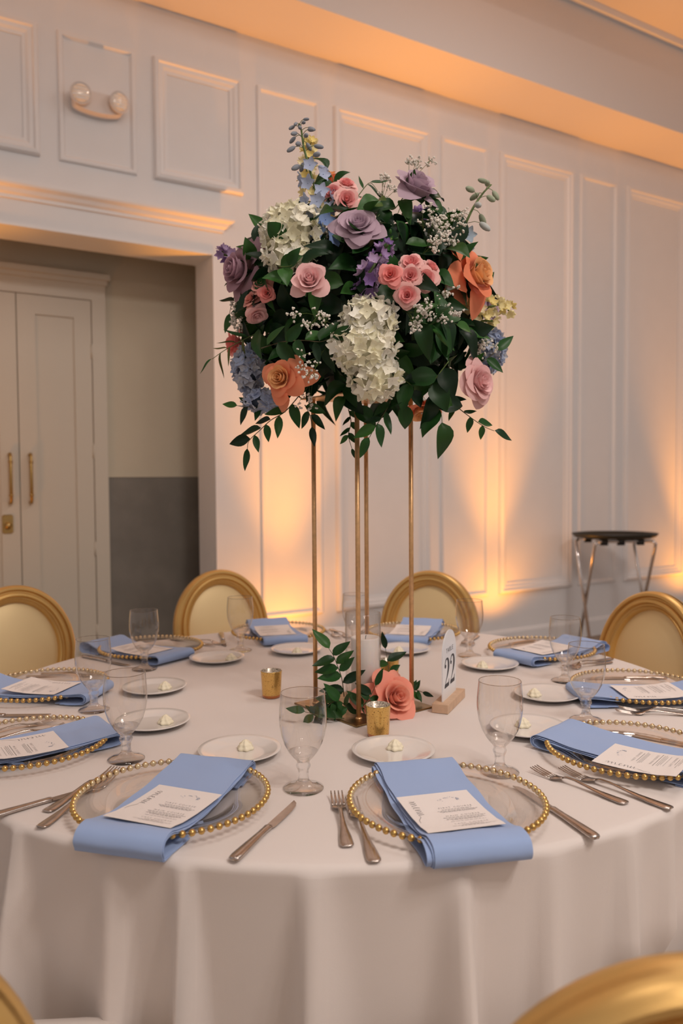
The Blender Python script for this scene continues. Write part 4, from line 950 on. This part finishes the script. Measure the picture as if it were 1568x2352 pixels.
nt_.links.new(tcn.outputs['Object'], vo.inputs['Vector']); nt_.links.new(vo.outputs['Fac'], rp.inputs['Fac']); nt_.links.new(rp.outputs['Color'], b_.inputs['Base Color'])
M['mercury_in'] = m_
M['amber_base'] = mat('amber_glass_base', (0.45, 0.13, 0.02), 0.12, 0.0, coat=0.6)
def votive(x, y, s_, label):
    t = thing('votive_holder', label, 'votive holder', (x, y, TZ+0.0005), (0, 0, RND.uniform(0, 6)), 'gold mercury glass votives', s_)
    MB().lathe([(0.0, 0.0), (0.0205, 0.0), (0.0228, 0.002), (0.0236, 0.007), (0.0236, 0.008), (0.0, 0.008)], 36).build('base', M['amber_base'], t)
    MB().lathe([(0.0236, 0.008), (0.0270, 0.066), (0.0272, 0.0675), (0.0265, 0.0685)], 40, caps=False).build('cup', M['mercury'], t)
    MB().lathe([(0.0265, 0.0685), (0.0250, 0.0675), (0.0220, 0.012), (0.0, 0.012)], 40, caps=False).build('inner_wall', M['mercury_in'], t)
votive(-0.1638, -0.047, 1.0, 'gold mercury glass votive standing alone left of the flower stand')
votive(0.0993, -0.353, 1.0, 'gold mercury glass votive in front of the gold base')
votive(0.140, 0.075, 1.0, 'gold mercury glass votive half hidden behind the vase')

# ------------------------------------------------------------------ table number card
tnx, tny = 0.2785, -0.118
tn = thing('table_number', 'white arched table number card in a pale wooden block', 'table number', (tnx, tny, TZ+0.0005), (0, 0, math.atan2(0.149, 0.060)))
link('wood_block', beveled('wood_block', MB().box(-0.080, 0.080, -0.020, 0.020, 0, 0.022), M['wood'], 0.0015, 2), tn)
cw, chh = 0.060, 0.185
arch = [(-cw, 0.012), (cw, 0.012)] + [(cw*math.cos(PI*k/20), chh-cw*0.92+cw*0.92*math.sin(PI*k/20)) for k in range(21)]
NA = len(arch); ac = MB()
ac.add([(x, -0.0015, z) for (x, z) in arch] + [(x, 0.0015, z) for (x, z) in arch],
       [tuple(range(NA)), tuple(reversed(range(NA, 2*NA)))] + [((i+1) % NA, i, NA+i, NA+(i+1) % NA) for i in range(NA)])
card = ac.build('card', M['acrylic'], tn, False)
def text_mesh(body, size, spacing=1.0):
    c = bpy.data.curves.new('text', 'FONT'); c.body = body; c.size = size; c.align_x = 'CENTER'; c.space_character = spacing
    o = bpy.data.objects.new('text', c); COL.objects.link(o)
    t = bpy.data.meshes.new_from_object(o.evaluated_get(bpy.context.evaluated_depsgraph_get()))
    mb = MB().add([(v.co.x, 0, v.co.y) for v in t.vertices], [tuple(p.vertices) for p in t.polygons])
    bpy.data.objects.remove(o); bpy.data.curves.remove(c); return mb
def stroke(mb, pts):
    """pts: (x, z, half width along normal)"""
    P = catmull(pts, 6); vs = []
    for i, (x, z, w) in enumerate(P):
        a, b = P[max(i-1, 0)], P[min(i+1, len(P)-1)]; tx, tz = b[0]-a[0], b[1]-a[1]; l = math.hypot(tx, tz) or 1
        vs += [(x-tz/l*w, 0, z+tx/l*w), (x+tz/l*w, 0, z-tx/l*w)]
    mb.add(vs, [(2*i, 2*i+1, 2*i+3, 2*i+2) for i in range(len(P)-1)])
def digit2(x0, z0, w, h):
    mb = MB(); p = lambda a, b, t: (x0+a*w, z0+b*h, t*w)
    stroke(mb, [p(0.10, 0.72, 0.05), p(0.12, 0.84, 0.05), p(0.28, 0.955, 0.05), p(0.50, 0.985, 0.05), p(0.72, 0.93, 0.10), p(0.84, 0.80, 0.15), p(0.84, 0.66, 0.155), p(0.72, 0.50, 0.12), p(0.48, 0.32, 0.055), p(0.22, 0.16, 0.03), p(0.07, 0.03, 0.03)])
    k = 14; mb.add([p(0.20, 0.745, 0)[:1]+(0,)+(p(0.20, 0.745, 0)[1],)] + [(x0+(0.20+0.15*math.cos(2*PI*i/k))*w, 0, z0+(0.745+0.062*math.sin(2*PI*i/k))*h) for i in range(k)], [(0, 1+i, 1+(i+1) % k) for i in range(k)])
    mb.add([(x0+a*w, 0, z0+b*h) for (a, b) in ((0.04, 0.0), (0.94, 0.0), (0.99, 0.24), (0.94, 0.24), (0.86, 0.135), (0.10, 0.135), (0.04, 0.04))], [tuple(range(7))])
    return mb
for nm, mb in (('lettering', text_mesh('TABLE', 0.0165, 1.45).xf(Matrix.Translation((0, -0.0019, 0.132)))),
               ('numeral', digit2(-0.046, 0.050, 0.042, 0.070).xf(Matrix.Translation((0, -0.0019, 0)))),
               ('numeral', digit2(0.004, 0.050, 0.042, 0.070).xf(Matrix.Translation((0, -0.0019, 0))))):
    mb.build(nm, M['ink'], card, False)

# ------------------------------------------------------------------ flowers
PC = {'lavender': (S(208, 184, 200), S(200, 174, 190)), 'mauve': (S(196, 158, 174), S(188, 150, 164)), 'blush': (S(252, 208, 208), S(250, 204, 202)), 'orange': (S(255, 200, 142), S(255, 152, 112)),
      'peach': (S(255, 200, 140), S(255, 162, 122)), 'coral': (S(255, 184, 160), S(255, 170, 148)), 'pink': (S(250, 172, 170), S(255, 206, 200)), 'coral_pink': (S(250, 156, 150), S(255, 170, 164)), 'peach_pink': (S(246, 172, 158), S(250, 184, 170))}
PM = {k: (petal_mat('petal_%s_inner' % k, v[0]), petal_mat('petal_%s_outer' % k, v[1])) for k, v in PC.items()}
def petal(phi, w, r0, r1, H, z0, curl, droop, spiral, point, nu=7, nv=7, wob=0.0, seed=0):
    r = random.Random(seed); ph2 = r.uniform(0, 6)
    vs = []; fs = []
    for j in range(nv+1):
        for i in range(nu+1):
            s_ = 2*i/nu-1; t = j/nv
            tt = t*(1-0.22*abs(s_)**2.6) + point*t*t*(1-abs(s_))**1.5*0.12
            rad = r0+(r1-r0)*math.sin(min(tt, 1)*PI/2)**0.85
            z = z0+H*tt
            e = max(0, tt-0.62)/0.38
            rad += curl*e*e*0.55; z -= droop*e*e
            rad *= 1+spiral*s_
            rad += curl*0.18*abs(s_)**3*tt
            z += wob*math.sin(3*s_+ph2)*tt*0.06
            rad += wob*math.sin(2.3*s_+ph2*1.7)*tt*0.06
            a = phi+s_*w*(0.62+0.38*math.sin(min(1, tt)*PI*0.62))
            vs.append((rad*math.cos(a), rad*math.sin(a), z))
    for j in range(nv):
        for i in range(nu): fs.append((j*(nu+1)+i, j*(nu+1)+i+1, (j+1)*(nu+1)+i+1, (j+1)*(nu+1)+i))
    return new_mesh('petal', vs, fs, True, [PM['pink'][0]])
# rings: count, half width, base radius, rim radius, height, z0, curl, droop ; unit = flower radius
RINGS = {
 'full': [(3, 1.5, .03, .10, .70, .10, .0, .0), (4, 1.25, .05, .20, .72, .08, .05, .01), (5, 1.05, .07, .32, .73, .05, .12, .03), (5, .95, .09, .46, .70, .02, .22, .07), (5, .88, .10, .60, .62, 0, .38, .13), (5, .82, .11, .74, .50, -.02, .55, .20), (4, .80, .12, .86, .34, -.04, .62, .22)],
 'cup':  [(3, 1.5, .03, .12, .98, .10, .0, .0), (4, 1.3, .05, .24, 1.02, .06, .04, .01), (5, 1.1, .07, .38, 1.02, .03, .12, .03), (5, 1.0, .10, .52, .98, 0, .28, .08), (5, .92, .12, .64, .86, -.03, .55, .18), (3, .80, .13, .72, .66, -.05, .85, .36)],
 'loose': [(3, 1.5, .03, .12, .92, .10, .0, .0), (4, 1.3, .05, .23, .95, .06, .05, .01), (5, 1.1, .07, .36, .95, .03, .14, .03), (5, 1.0, .10, .50, .90, 0, .30, .08), (4, .95, .12, .66, .74, -.03, .60, .18), (4, .78, .14, .86, .42, -.08, .85, .42), (3, .62, .15, .95, .10, -.10, .95, .55)],
 'spray': [(3, 1.5, .04, .16, .78, .08, .0, .0), (4, 1.2, .06, .34, .80, .05, .14, .03), (5, 1.0, .08, .54, .74, .02, .34, .09), (5, .9, .10, .74, .56, 0, .55, .18), (4, .85, .10, .84, .34, -.02, .6, .22)]}
PETALS = {}
for stl, rings in RINGS.items():
    for var in range(3):
        r = random.Random(hash(stl) % 7 + 50*var if False else len(stl)*13+50*var); L = []
        for ri, (n, w, r0, r1, H, z0, cu, dr) in enumerate(rings):
            off = r.uniform(0, 6)
            for k in range(n):
                fn = ri/(len(rings)-1)
                me = petal(off+2*PI*k/n+r.uniform(-.12, .12), w*r.uniform(.92, 1.08), r0, r1*r.uniform(.94, 1.05), H*r.uniform(.94, 1.05), z0, cu*r.uniform(.7, 1.25), dr*r.uniform(.6, 1.3), 0.10, r.uniform(0.2, 1.0) if fn > .5 else 0.1, 6 if stl == 'spray' else 8, 6 if stl == 'spray' else 8, wob=fn*(1.1 if stl in ('loose', 'spray') else .6), seed=r.randint(0, 9999))
                L.append((me, fn))
        PETALS[(stl, var)] = L
CALYX = MB().lathe([(0.0, -0.30), (0.06, -0.28), (0.10, -0.14), (0.20, -0.02), (0.14, 0.02), (0.0, 0.04)], 10).mesh('calyx', M['leaf_fresh'])
def make_rose(name, pos, face, dia, colour, style, var, spin, label, group):
    f = Vector(face).normalized(); q = f.to_track_quat('Z', 'Y') @ Quaternion((0, 0, 1), spin*1.7)
    R_ = dia/2*{'full': 0.74, 'cup': 0.82, 'loose': 0.66, 'spray': 0.84}[style]
    t = thing(name, label, 'rose' if name == 'rose' else 'spray rose', Vector(pos)-f*R_*0.45, q, group, R_)
    mi, mo = PM[colour]
    for (me, fn) in PETALS[(style, var)]:
        omat(link('petal', me, t), mi if fn < 0.62 else mo)
    link('calyx', CALYX, t)
    return t
for i, (pos, face, dia, colour, style, spin, label) in enumerate(ROSES):
    make_rose('rose', pos, face, dia, colour, style, i % 3, spin, label, 'garden roses of the flower arrangement')
for i, (pos, face, dia, colour, spin, label) in enumerate(SPRAYS):
    make_rose('spray_rose', pos, face, dia, colour, 'spray', i % 3, spin, label, 'pink spray roses of the flower arrangement')

def floret_mesh(np_, name, cup=0.25, pw=0.95, seed=0, size=1.0):
    r = random.Random(seed); mb = MB()
    for k in range(np_):
        a0 = 2*PI*k/np_ + r.uniform(-.1, .1); tilt = cup*r.uniform(.5, 1.5); w = pw*r.uniform(.9, 1.1); vs = []; nu, nv = 4, 4
        for j in range(nv+1):
            t = j/nv; prof = math.sin(PI*(0.08+0.86*t)**0.75)**0.8
            for i in range(nu+1):
                s_ = 2*i/nu-1; x = t*size*(1-0.12*s_*s_*t); y = s_*0.5*w*prof*size
                z = tilt*t*t*size*0.6 + 0.10*s_*s_*size*t + r.uniform(-.015, .015)*size
                vs.append((x*math.cos(a0)-y*math.sin(a0), x*math.sin(a0)+y*math.cos(a0), z))
        mb.add(vs, [(j*(nu+1)+i, j*(nu+1)+i+1, (j+1)*(nu+1)+i+1, (j+1)*(nu+1)+i) for j in range(nv) for i in range(nu)])
    mb.ball((0, 0, 0.04*size), 0.07*size, 6, 4)
    return mb.mesh(name, M['paper'])
HF = [floret_mesh(4, 'floret', 0.45, 0.80, s_) for s_ in range(4)]
HM = {'white': [petal_mat('hydrangea_white_%d' % i, c, 0.05) for i, c in enumerate((S(255, 251, 234), S(252, 248, 220), S(255, 253, 242)))], 'blue': [petal_mat('hydrangea_blue_%d' % i, c, 0.08) for i, c in enumerate((S(200, 208, 226), S(180, 194, 222), S(214, 217, 224)))]}
FOAMW = {'white': mat('hydrangea_core_white', (0.66, 0.63, 0.46), 0.8), 'blue': mat('hydrangea_core_blue', (0.10, 0.14, 0.20), 0.8)}
for hi, (lobes, colour, n, label) in enumerate(HYDR):
    c0 = Vector(lobes[0][0]); t = thing('hydrangea', label, 'hydrangea', c0, None, colour + ' hydrangeas of the flower arrangement'); r = random.Random(hi+3)
    core = MB()
    for (c, rad) in lobes: core.ball(Vector(c)-c0, 1.0, 12, 8, [x*0.72 for x in rad])
    core.build('core', FOAMW[colour], t)
    tot = sum(l[1][0]*l[1][2] for l in lobes)
    for (c, rad) in lobes:
        m = max(8, int(n*rad[0]*rad[2]/tot)); c = Vector(c)
        for k in range(m):
            z = 1-2*(k+.5)/m; a = k*2.39996+r.uniform(-.25, .25); s_ = math.sqrt(1-z*z)
            d = Vector((s_*math.cos(a), s_*math.sin(a), z)); p = Vector((d.x*rad[0], d.y*rad[1], d.z*rad[2]))*r.uniform(.88, 1.04)
            inside = False
            for (c2, rad2) in lobes:
                if c2 == list(c) or (Vector(c2)-c).length < 1e-6: continue
                e = c+p-Vector(c2)
                if (e.x/rad2[0])**2+(e.y/rad2[1])**2+(e.z/rad2[2])**2 < 0.72: inside = True
            if inside: continue
            nrm = (Vector((d.x/rad[0], d.y/rad[1], d.z/rad[2])).normalized() + Vector((r.uniform(-.5, .5), r.uniform(-.5, .5), r.uniform(-.5, .5)))).normalized()
            q = nrm.to_track_quat('Z', 'Y') @ Quaternion((0, 0, 1), r.uniform(0, 6))
            omat(link('floret', HF[k % 4], t, c-c0+p, q, r.uniform(.0150, .0195)*(1.0 if colour == 'white' else .9)), HM[colour][r.randint(0, 2)])
# delphinium spikes
DF = [floret_mesh(5, 'floret', 0.5, 0.85, 20+s_) for s_ in range(3)]
BUD = MB().ball((0, 0, 0.5), 0.5, 8, 6, (0.55, 0.55, 1.0)).mesh('bud', M['paper'])
DMAT = {'blue': [petal_mat('delphinium_blue', S(184, 196, 222)), petal_mat('delphinium_deep_blue', S(140, 166, 214)), petal_mat('delphinium_bud', S(160, 166, 176))], 'pale': [petal_mat('delphinium_pale', S(204, 208, 204)), petal_mat('delphinium_pale_blue', S(176, 194, 208)), petal_mat('delphinium_pale_bud', S(176, 186, 160))]}
PEDM = M['stem']
def along(path, n=6):
    return [Vector(p) for p in catmull(path, n)]
for di, (pth, colour, label) in enumerate(DELPH):
    P = along(pth); t = thing('delphinium', label, 'delphinium', P[0], None, 'delphinium spikes of the flower arrangement'); r = random.Random(di+40)
    MB().tube([p-P[0] for p in P], [0.0030*(1-0.6*i/len(P))+0.0006 for i in range(len(P))], 7).build('stem', M['stem'], t)
    N = len(P)
    cnt = 40 if colour == 'blue' else 15
    for k in range(cnt):
        q = (k+r.uniform(0, .8))/cnt; i = min(N-2, int(q*(N-1))); p = P[i]-P[0]; a = k*2.4
        tg = (P[i+1]-P[i]).normalized(); o1 = tg.orthogonal().normalized(); o2 = tg.cross(o1)
        d = (o1*math.cos(a)+o2*math.sin(a)); d = (d*0.9+Vector((0, -0.45, 0.1))).normalized()
        pl = (0.026*(1-q)+0.010)*r.uniform(.8, 1.2); e = p+d*pl+tg*pl*0.3
        pd = MB().tube([p, p+d*pl*0.6+tg*pl*0.3, e], 0.0007, 5).build('pedicel', M['stem'], t)
        lim = 0.52 if colour == 'blue' else 0.30
        if q < lim:
            sz = 0.0215*(1.0-0.30*q)
            omat(link('floret', DF[k % 3], t, e, (d+Vector((0, -.5, .05))).normalized().to_track_quat('Z', 'Y'), sz), DMAT[colour][1 if q < 0.22 else 0])
        else:
            s_ = 0.024*(1.25-q)+0.009
            if colour == 'pale': s_ = 0.031*(1.2-0.35*q)
            omat(link('bud', BUD, t, e, (d+Vector((0, 0, -.5))).normalized().to_track_quat('Z', 'Y'), (s_*0.85, s_*0.85, s_)), DMAT[colour][2 if q > .55 or colour == 'pale' and r.random() < .4 else 0])
# stock
SF = [floret_mesh(6, 'floret', 0.9, 0.95, 60+s_) for s_ in range(3)]
KM = {'purple': [petal_mat('stock_purple', S(172, 144, 190)), petal_mat('stock_lilac', S(198, 172, 208)), petal_mat('stock_violet', S(140, 110, 168))], 'yellow': [petal_mat('stock_yellow', S(252, 240, 184)), petal_mat('stock_cream', S(250, 240, 200)), petal_mat('stock_gold', S(244, 226, 150))]}
for ki, (pth, colour, label) in enumerate(STOCK):
    P = along(pth); t = thing('stock_flower', label, 'stock', P[0], None, colour+' stock of the flower arrangement'); r = random.Random(ki+80); N = len(P)
    MB().tube([p-P[0] for p in P], 0.0028, 7).build('stem', M['stem'], t)
    Lg = sum((P[i+1]-P[i]).length for i in range(N-1)); cnt = max(7, int(Lg/0.0062))
    for k in range(cnt):
        q = (k+.5)/cnt; i = min(N-2, int(q*(N-1))); tg = (P[i+1]-P[i]).normalized(); o1 = tg.orthogonal().normalized(); o2 = tg.cross(o1); a = k*2.4
        d = (o1*math.cos(a)+o2*math.sin(a)+tg*(0.1+.5*q)+Vector((0, -.25, 0))).normalized(); rr = 0.017*(1.1-0.5*q)
        tip = colour == 'purple' and q > 0.8 and cnt > 12
        p = P[i]-P[0]+d*rr
        if tip: omat(link('bud', BUD, t, p, d.to_track_quat('Z', 'Y'), 0.011), M['leaf_fresh'])
        else: omat(link('floret', SF[k % 3], t, p, d.to_track_quat('Z', 'Y'), 0.0150*(1.15-.35*q)), KM[colour][r.randint(0, 2)])
# baby's breath
GM = petal_mat('gypsophila_white', S(252, 246, 236))
for gi, (pb, pc, rad, n, label) in enumerate(GYPS):
    r = random.Random(gi+200); b0 = Vector(pb); c = Vector(pc)-b0; t = thing('babys_breath', label, "baby's breath", b0, None, "baby's breath sprigs of the flower arrangement")
    stems = MB(); bl = MB(); nb_ = max(5, n//9); nodes_ = []
    ax = c.normalized()
    stems.tube([Vector((0, 0, 0)), c*0.5, c*0.82], [0.0010, 0.0008, 0.0007], 4)
    for k in range(nb_):
        d = Vector((r.gauss(0, 1), r.gauss(0, 1), r.gauss(0, 1))).normalized(); e = c+d*rad*r.uniform(.25, .8)+ax*rad*.2
        s0 = c*r.uniform(.62, .82); stems.tube([s0, (s0+e)*0.5+Vector((0, 0, .003)), e], 0.0005, 4, False); nodes_.append((s0, e))
    for k in range(n):
        s0, e = nodes_[r.randrange(nb_)]
        d = Vector((r.gauss(0, 1), r.gauss(0, 1), r.gauss(0, 1))).normalized(); p = e+d*rad*r.uniform(.08, .38)
        stems.tube([e, p], 0.0003, 3, False)
        s_ = r.uniform(.0022, .0042)
        for m in range(4):
            dd = Vector((r.gauss(0, 1), r.gauss(0, 1), r.gauss(0, 1))).normalized(); bl.ball(p+dd*s_*0.55, s_*0.62, 5, 3)
    stems.build('stems', M['stem'], t)['kind'] = 'stuff'
    bl.build('blossoms', GM, t)['kind'] = 'stuff'

# ------------------------------------------------------------------ leaves
def leaf_mesh(w, curve, fold, tipw=1.0, seed=0):
    vs = []; fs = []; nv = 7
    for j in range(nv+1):
        t = j/nv; hw_ = w*0.5*(math.sin(PI*t**0.8)**0.9)*(1.0-0.25*t) + 0.004; z = -curve*t*t + 0.06*math.sin(t*5+seed)
        if j == nv: hw_ = 0.002
        for s_ in (-1, -0.5, 0, 0.5, 1):
            vs.append((s_*hw_, t, z+fold*abs(s_)*hw_))
    for j in range(nv):
        for i in range(4): fs.append((j*5+i, j*5+i+1, (j+1)*5+i+1, (j+1)*5+i))
    return new_mesh('leaf', vs, fs, True, [M['leaf']])
LEAF = {'ruscus': [leaf_mesh(.48, .18, .35, seed=1), leaf_mesh(.54, .32, .5, seed=2), leaf_mesh(.42, .05, .3, seed=3)], 'broad': [leaf_mesh(.66, .25, .4, seed=4), leaf_mesh(.72, .10, .3, seed=5), leaf_mesh(.60, .45, .5, seed=6)], 'grass': [leaf_mesh(.15, .35, .3, seed=7), leaf_mesh(.19, .2, .3, seed=8)]}
def leaf_quat(d, nrm):
    y = d.normalized(); z = (nrm - y*nrm.dot(y)); z = z.normalized() if z.length > 1e-4 else y.orthogonal().normalized(); x = y.cross(z)
    return Matrix((x, y, z)).transposed().to_quaternion()
for vi, (pth, ll, label, kind, n, seed) in enumerate(VINES):
    r = random.Random(seed+300); P = along(pth, 5); N = len(P)
    t = thing('leafy_sprig', label, 'leaf sprig', P[0], None, 'leafy sprigs of the flower arrangement')
    MB().tube([p-P[0] for p in P], [0.0013*(1-.5*i/N) for i in range(N)], 5).build('stem', M['stem_brown'] if kind == 'ruscus' else M['stem'], t)
    for k in range(n):
        q = 1.0 if k == n-1 else 0.12+0.85*k/n; i = min(N-2, int(q*(N-1))); tg = (P[i+1]-P[i]).normalized(); p = (P[i+1] if k == n-1 else P[i])-P[0]
        view = Vector((0, -1, 0.1)); side = tg.cross(view).normalized()*(1 if k % 2 else -1)
        if k == n-1: d = tg
        else: d = (tg*0.55+side*r.uniform(.6, 1.0)+Vector((r.uniform(-.2, .2), r.uniform(-.5, .4), -0.25))).normalized()
        nr = (view+Vector((r.uniform(-.6, .6), 0, r.uniform(0, .8)))).normalized()
        if p.z+P[0].z < TZ+0.02: d.z = abs(d.z)*.5+.1
        mm = M[r.choice(['leaf', 'leaf_fresh', 'leaf', 'leaf_dark'] if kind != 'grass' else ['leaf_olive', 'leaf'])]
        omat(link('leaf', r.choice(LEAF[kind]), t, p, leaf_quat(d, nr), ll*r.uniform(.78, 1.15)), mm)
# greenery filling the ball
BCV = Vector(BC); RR = (0.315, 0.30, 0.265)
gr = thing('greenery', 'dense dark green leaves filling the round bouquet on the stand', 'foliage', BCV)
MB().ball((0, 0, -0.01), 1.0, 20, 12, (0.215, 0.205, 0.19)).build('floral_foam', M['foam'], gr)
r = random.Random(77)
def rand_leaf(scale_r, low=False):
    z = r.uniform(-.92, .80); a = r.uniform(0, 2*PI); s_ = math.sqrt(1-z*z); d = Vector((s_*math.cos(a), s_*math.sin(a), z))
    p = Vector((d.x*RR[0], d.y*RR[1], d.z*RR[2]))*scale_r
    nrm = (d+Vector((r.uniform(-.5, .5), r.uniform(-.5, .5), r.uniform(0, .5)))).normalized()
    dirv = (Vector((r.gauss(0, 1), r.gauss(0, 1), r.gauss(0, 1)-0.6))+d*0.5).normalized()
    return p, dirv, nrm
k = 0
while k < 300:
    p, dv, nr = rand_leaf(r.uniform(.74, .93))
    if p.y > 0.13: continue
    kind = r.choice(['broad', 'broad', 'ruscus'])
    omat(link('leaf', r.choice(LEAF[kind]), gr, p, leaf_quat(dv, nr), r.uniform(.058, .088)), M[r.choice(['leaf', 'leaf_dark', 'leaf_dark', 'leaf', 'leaf_fresh'])]); k += 1
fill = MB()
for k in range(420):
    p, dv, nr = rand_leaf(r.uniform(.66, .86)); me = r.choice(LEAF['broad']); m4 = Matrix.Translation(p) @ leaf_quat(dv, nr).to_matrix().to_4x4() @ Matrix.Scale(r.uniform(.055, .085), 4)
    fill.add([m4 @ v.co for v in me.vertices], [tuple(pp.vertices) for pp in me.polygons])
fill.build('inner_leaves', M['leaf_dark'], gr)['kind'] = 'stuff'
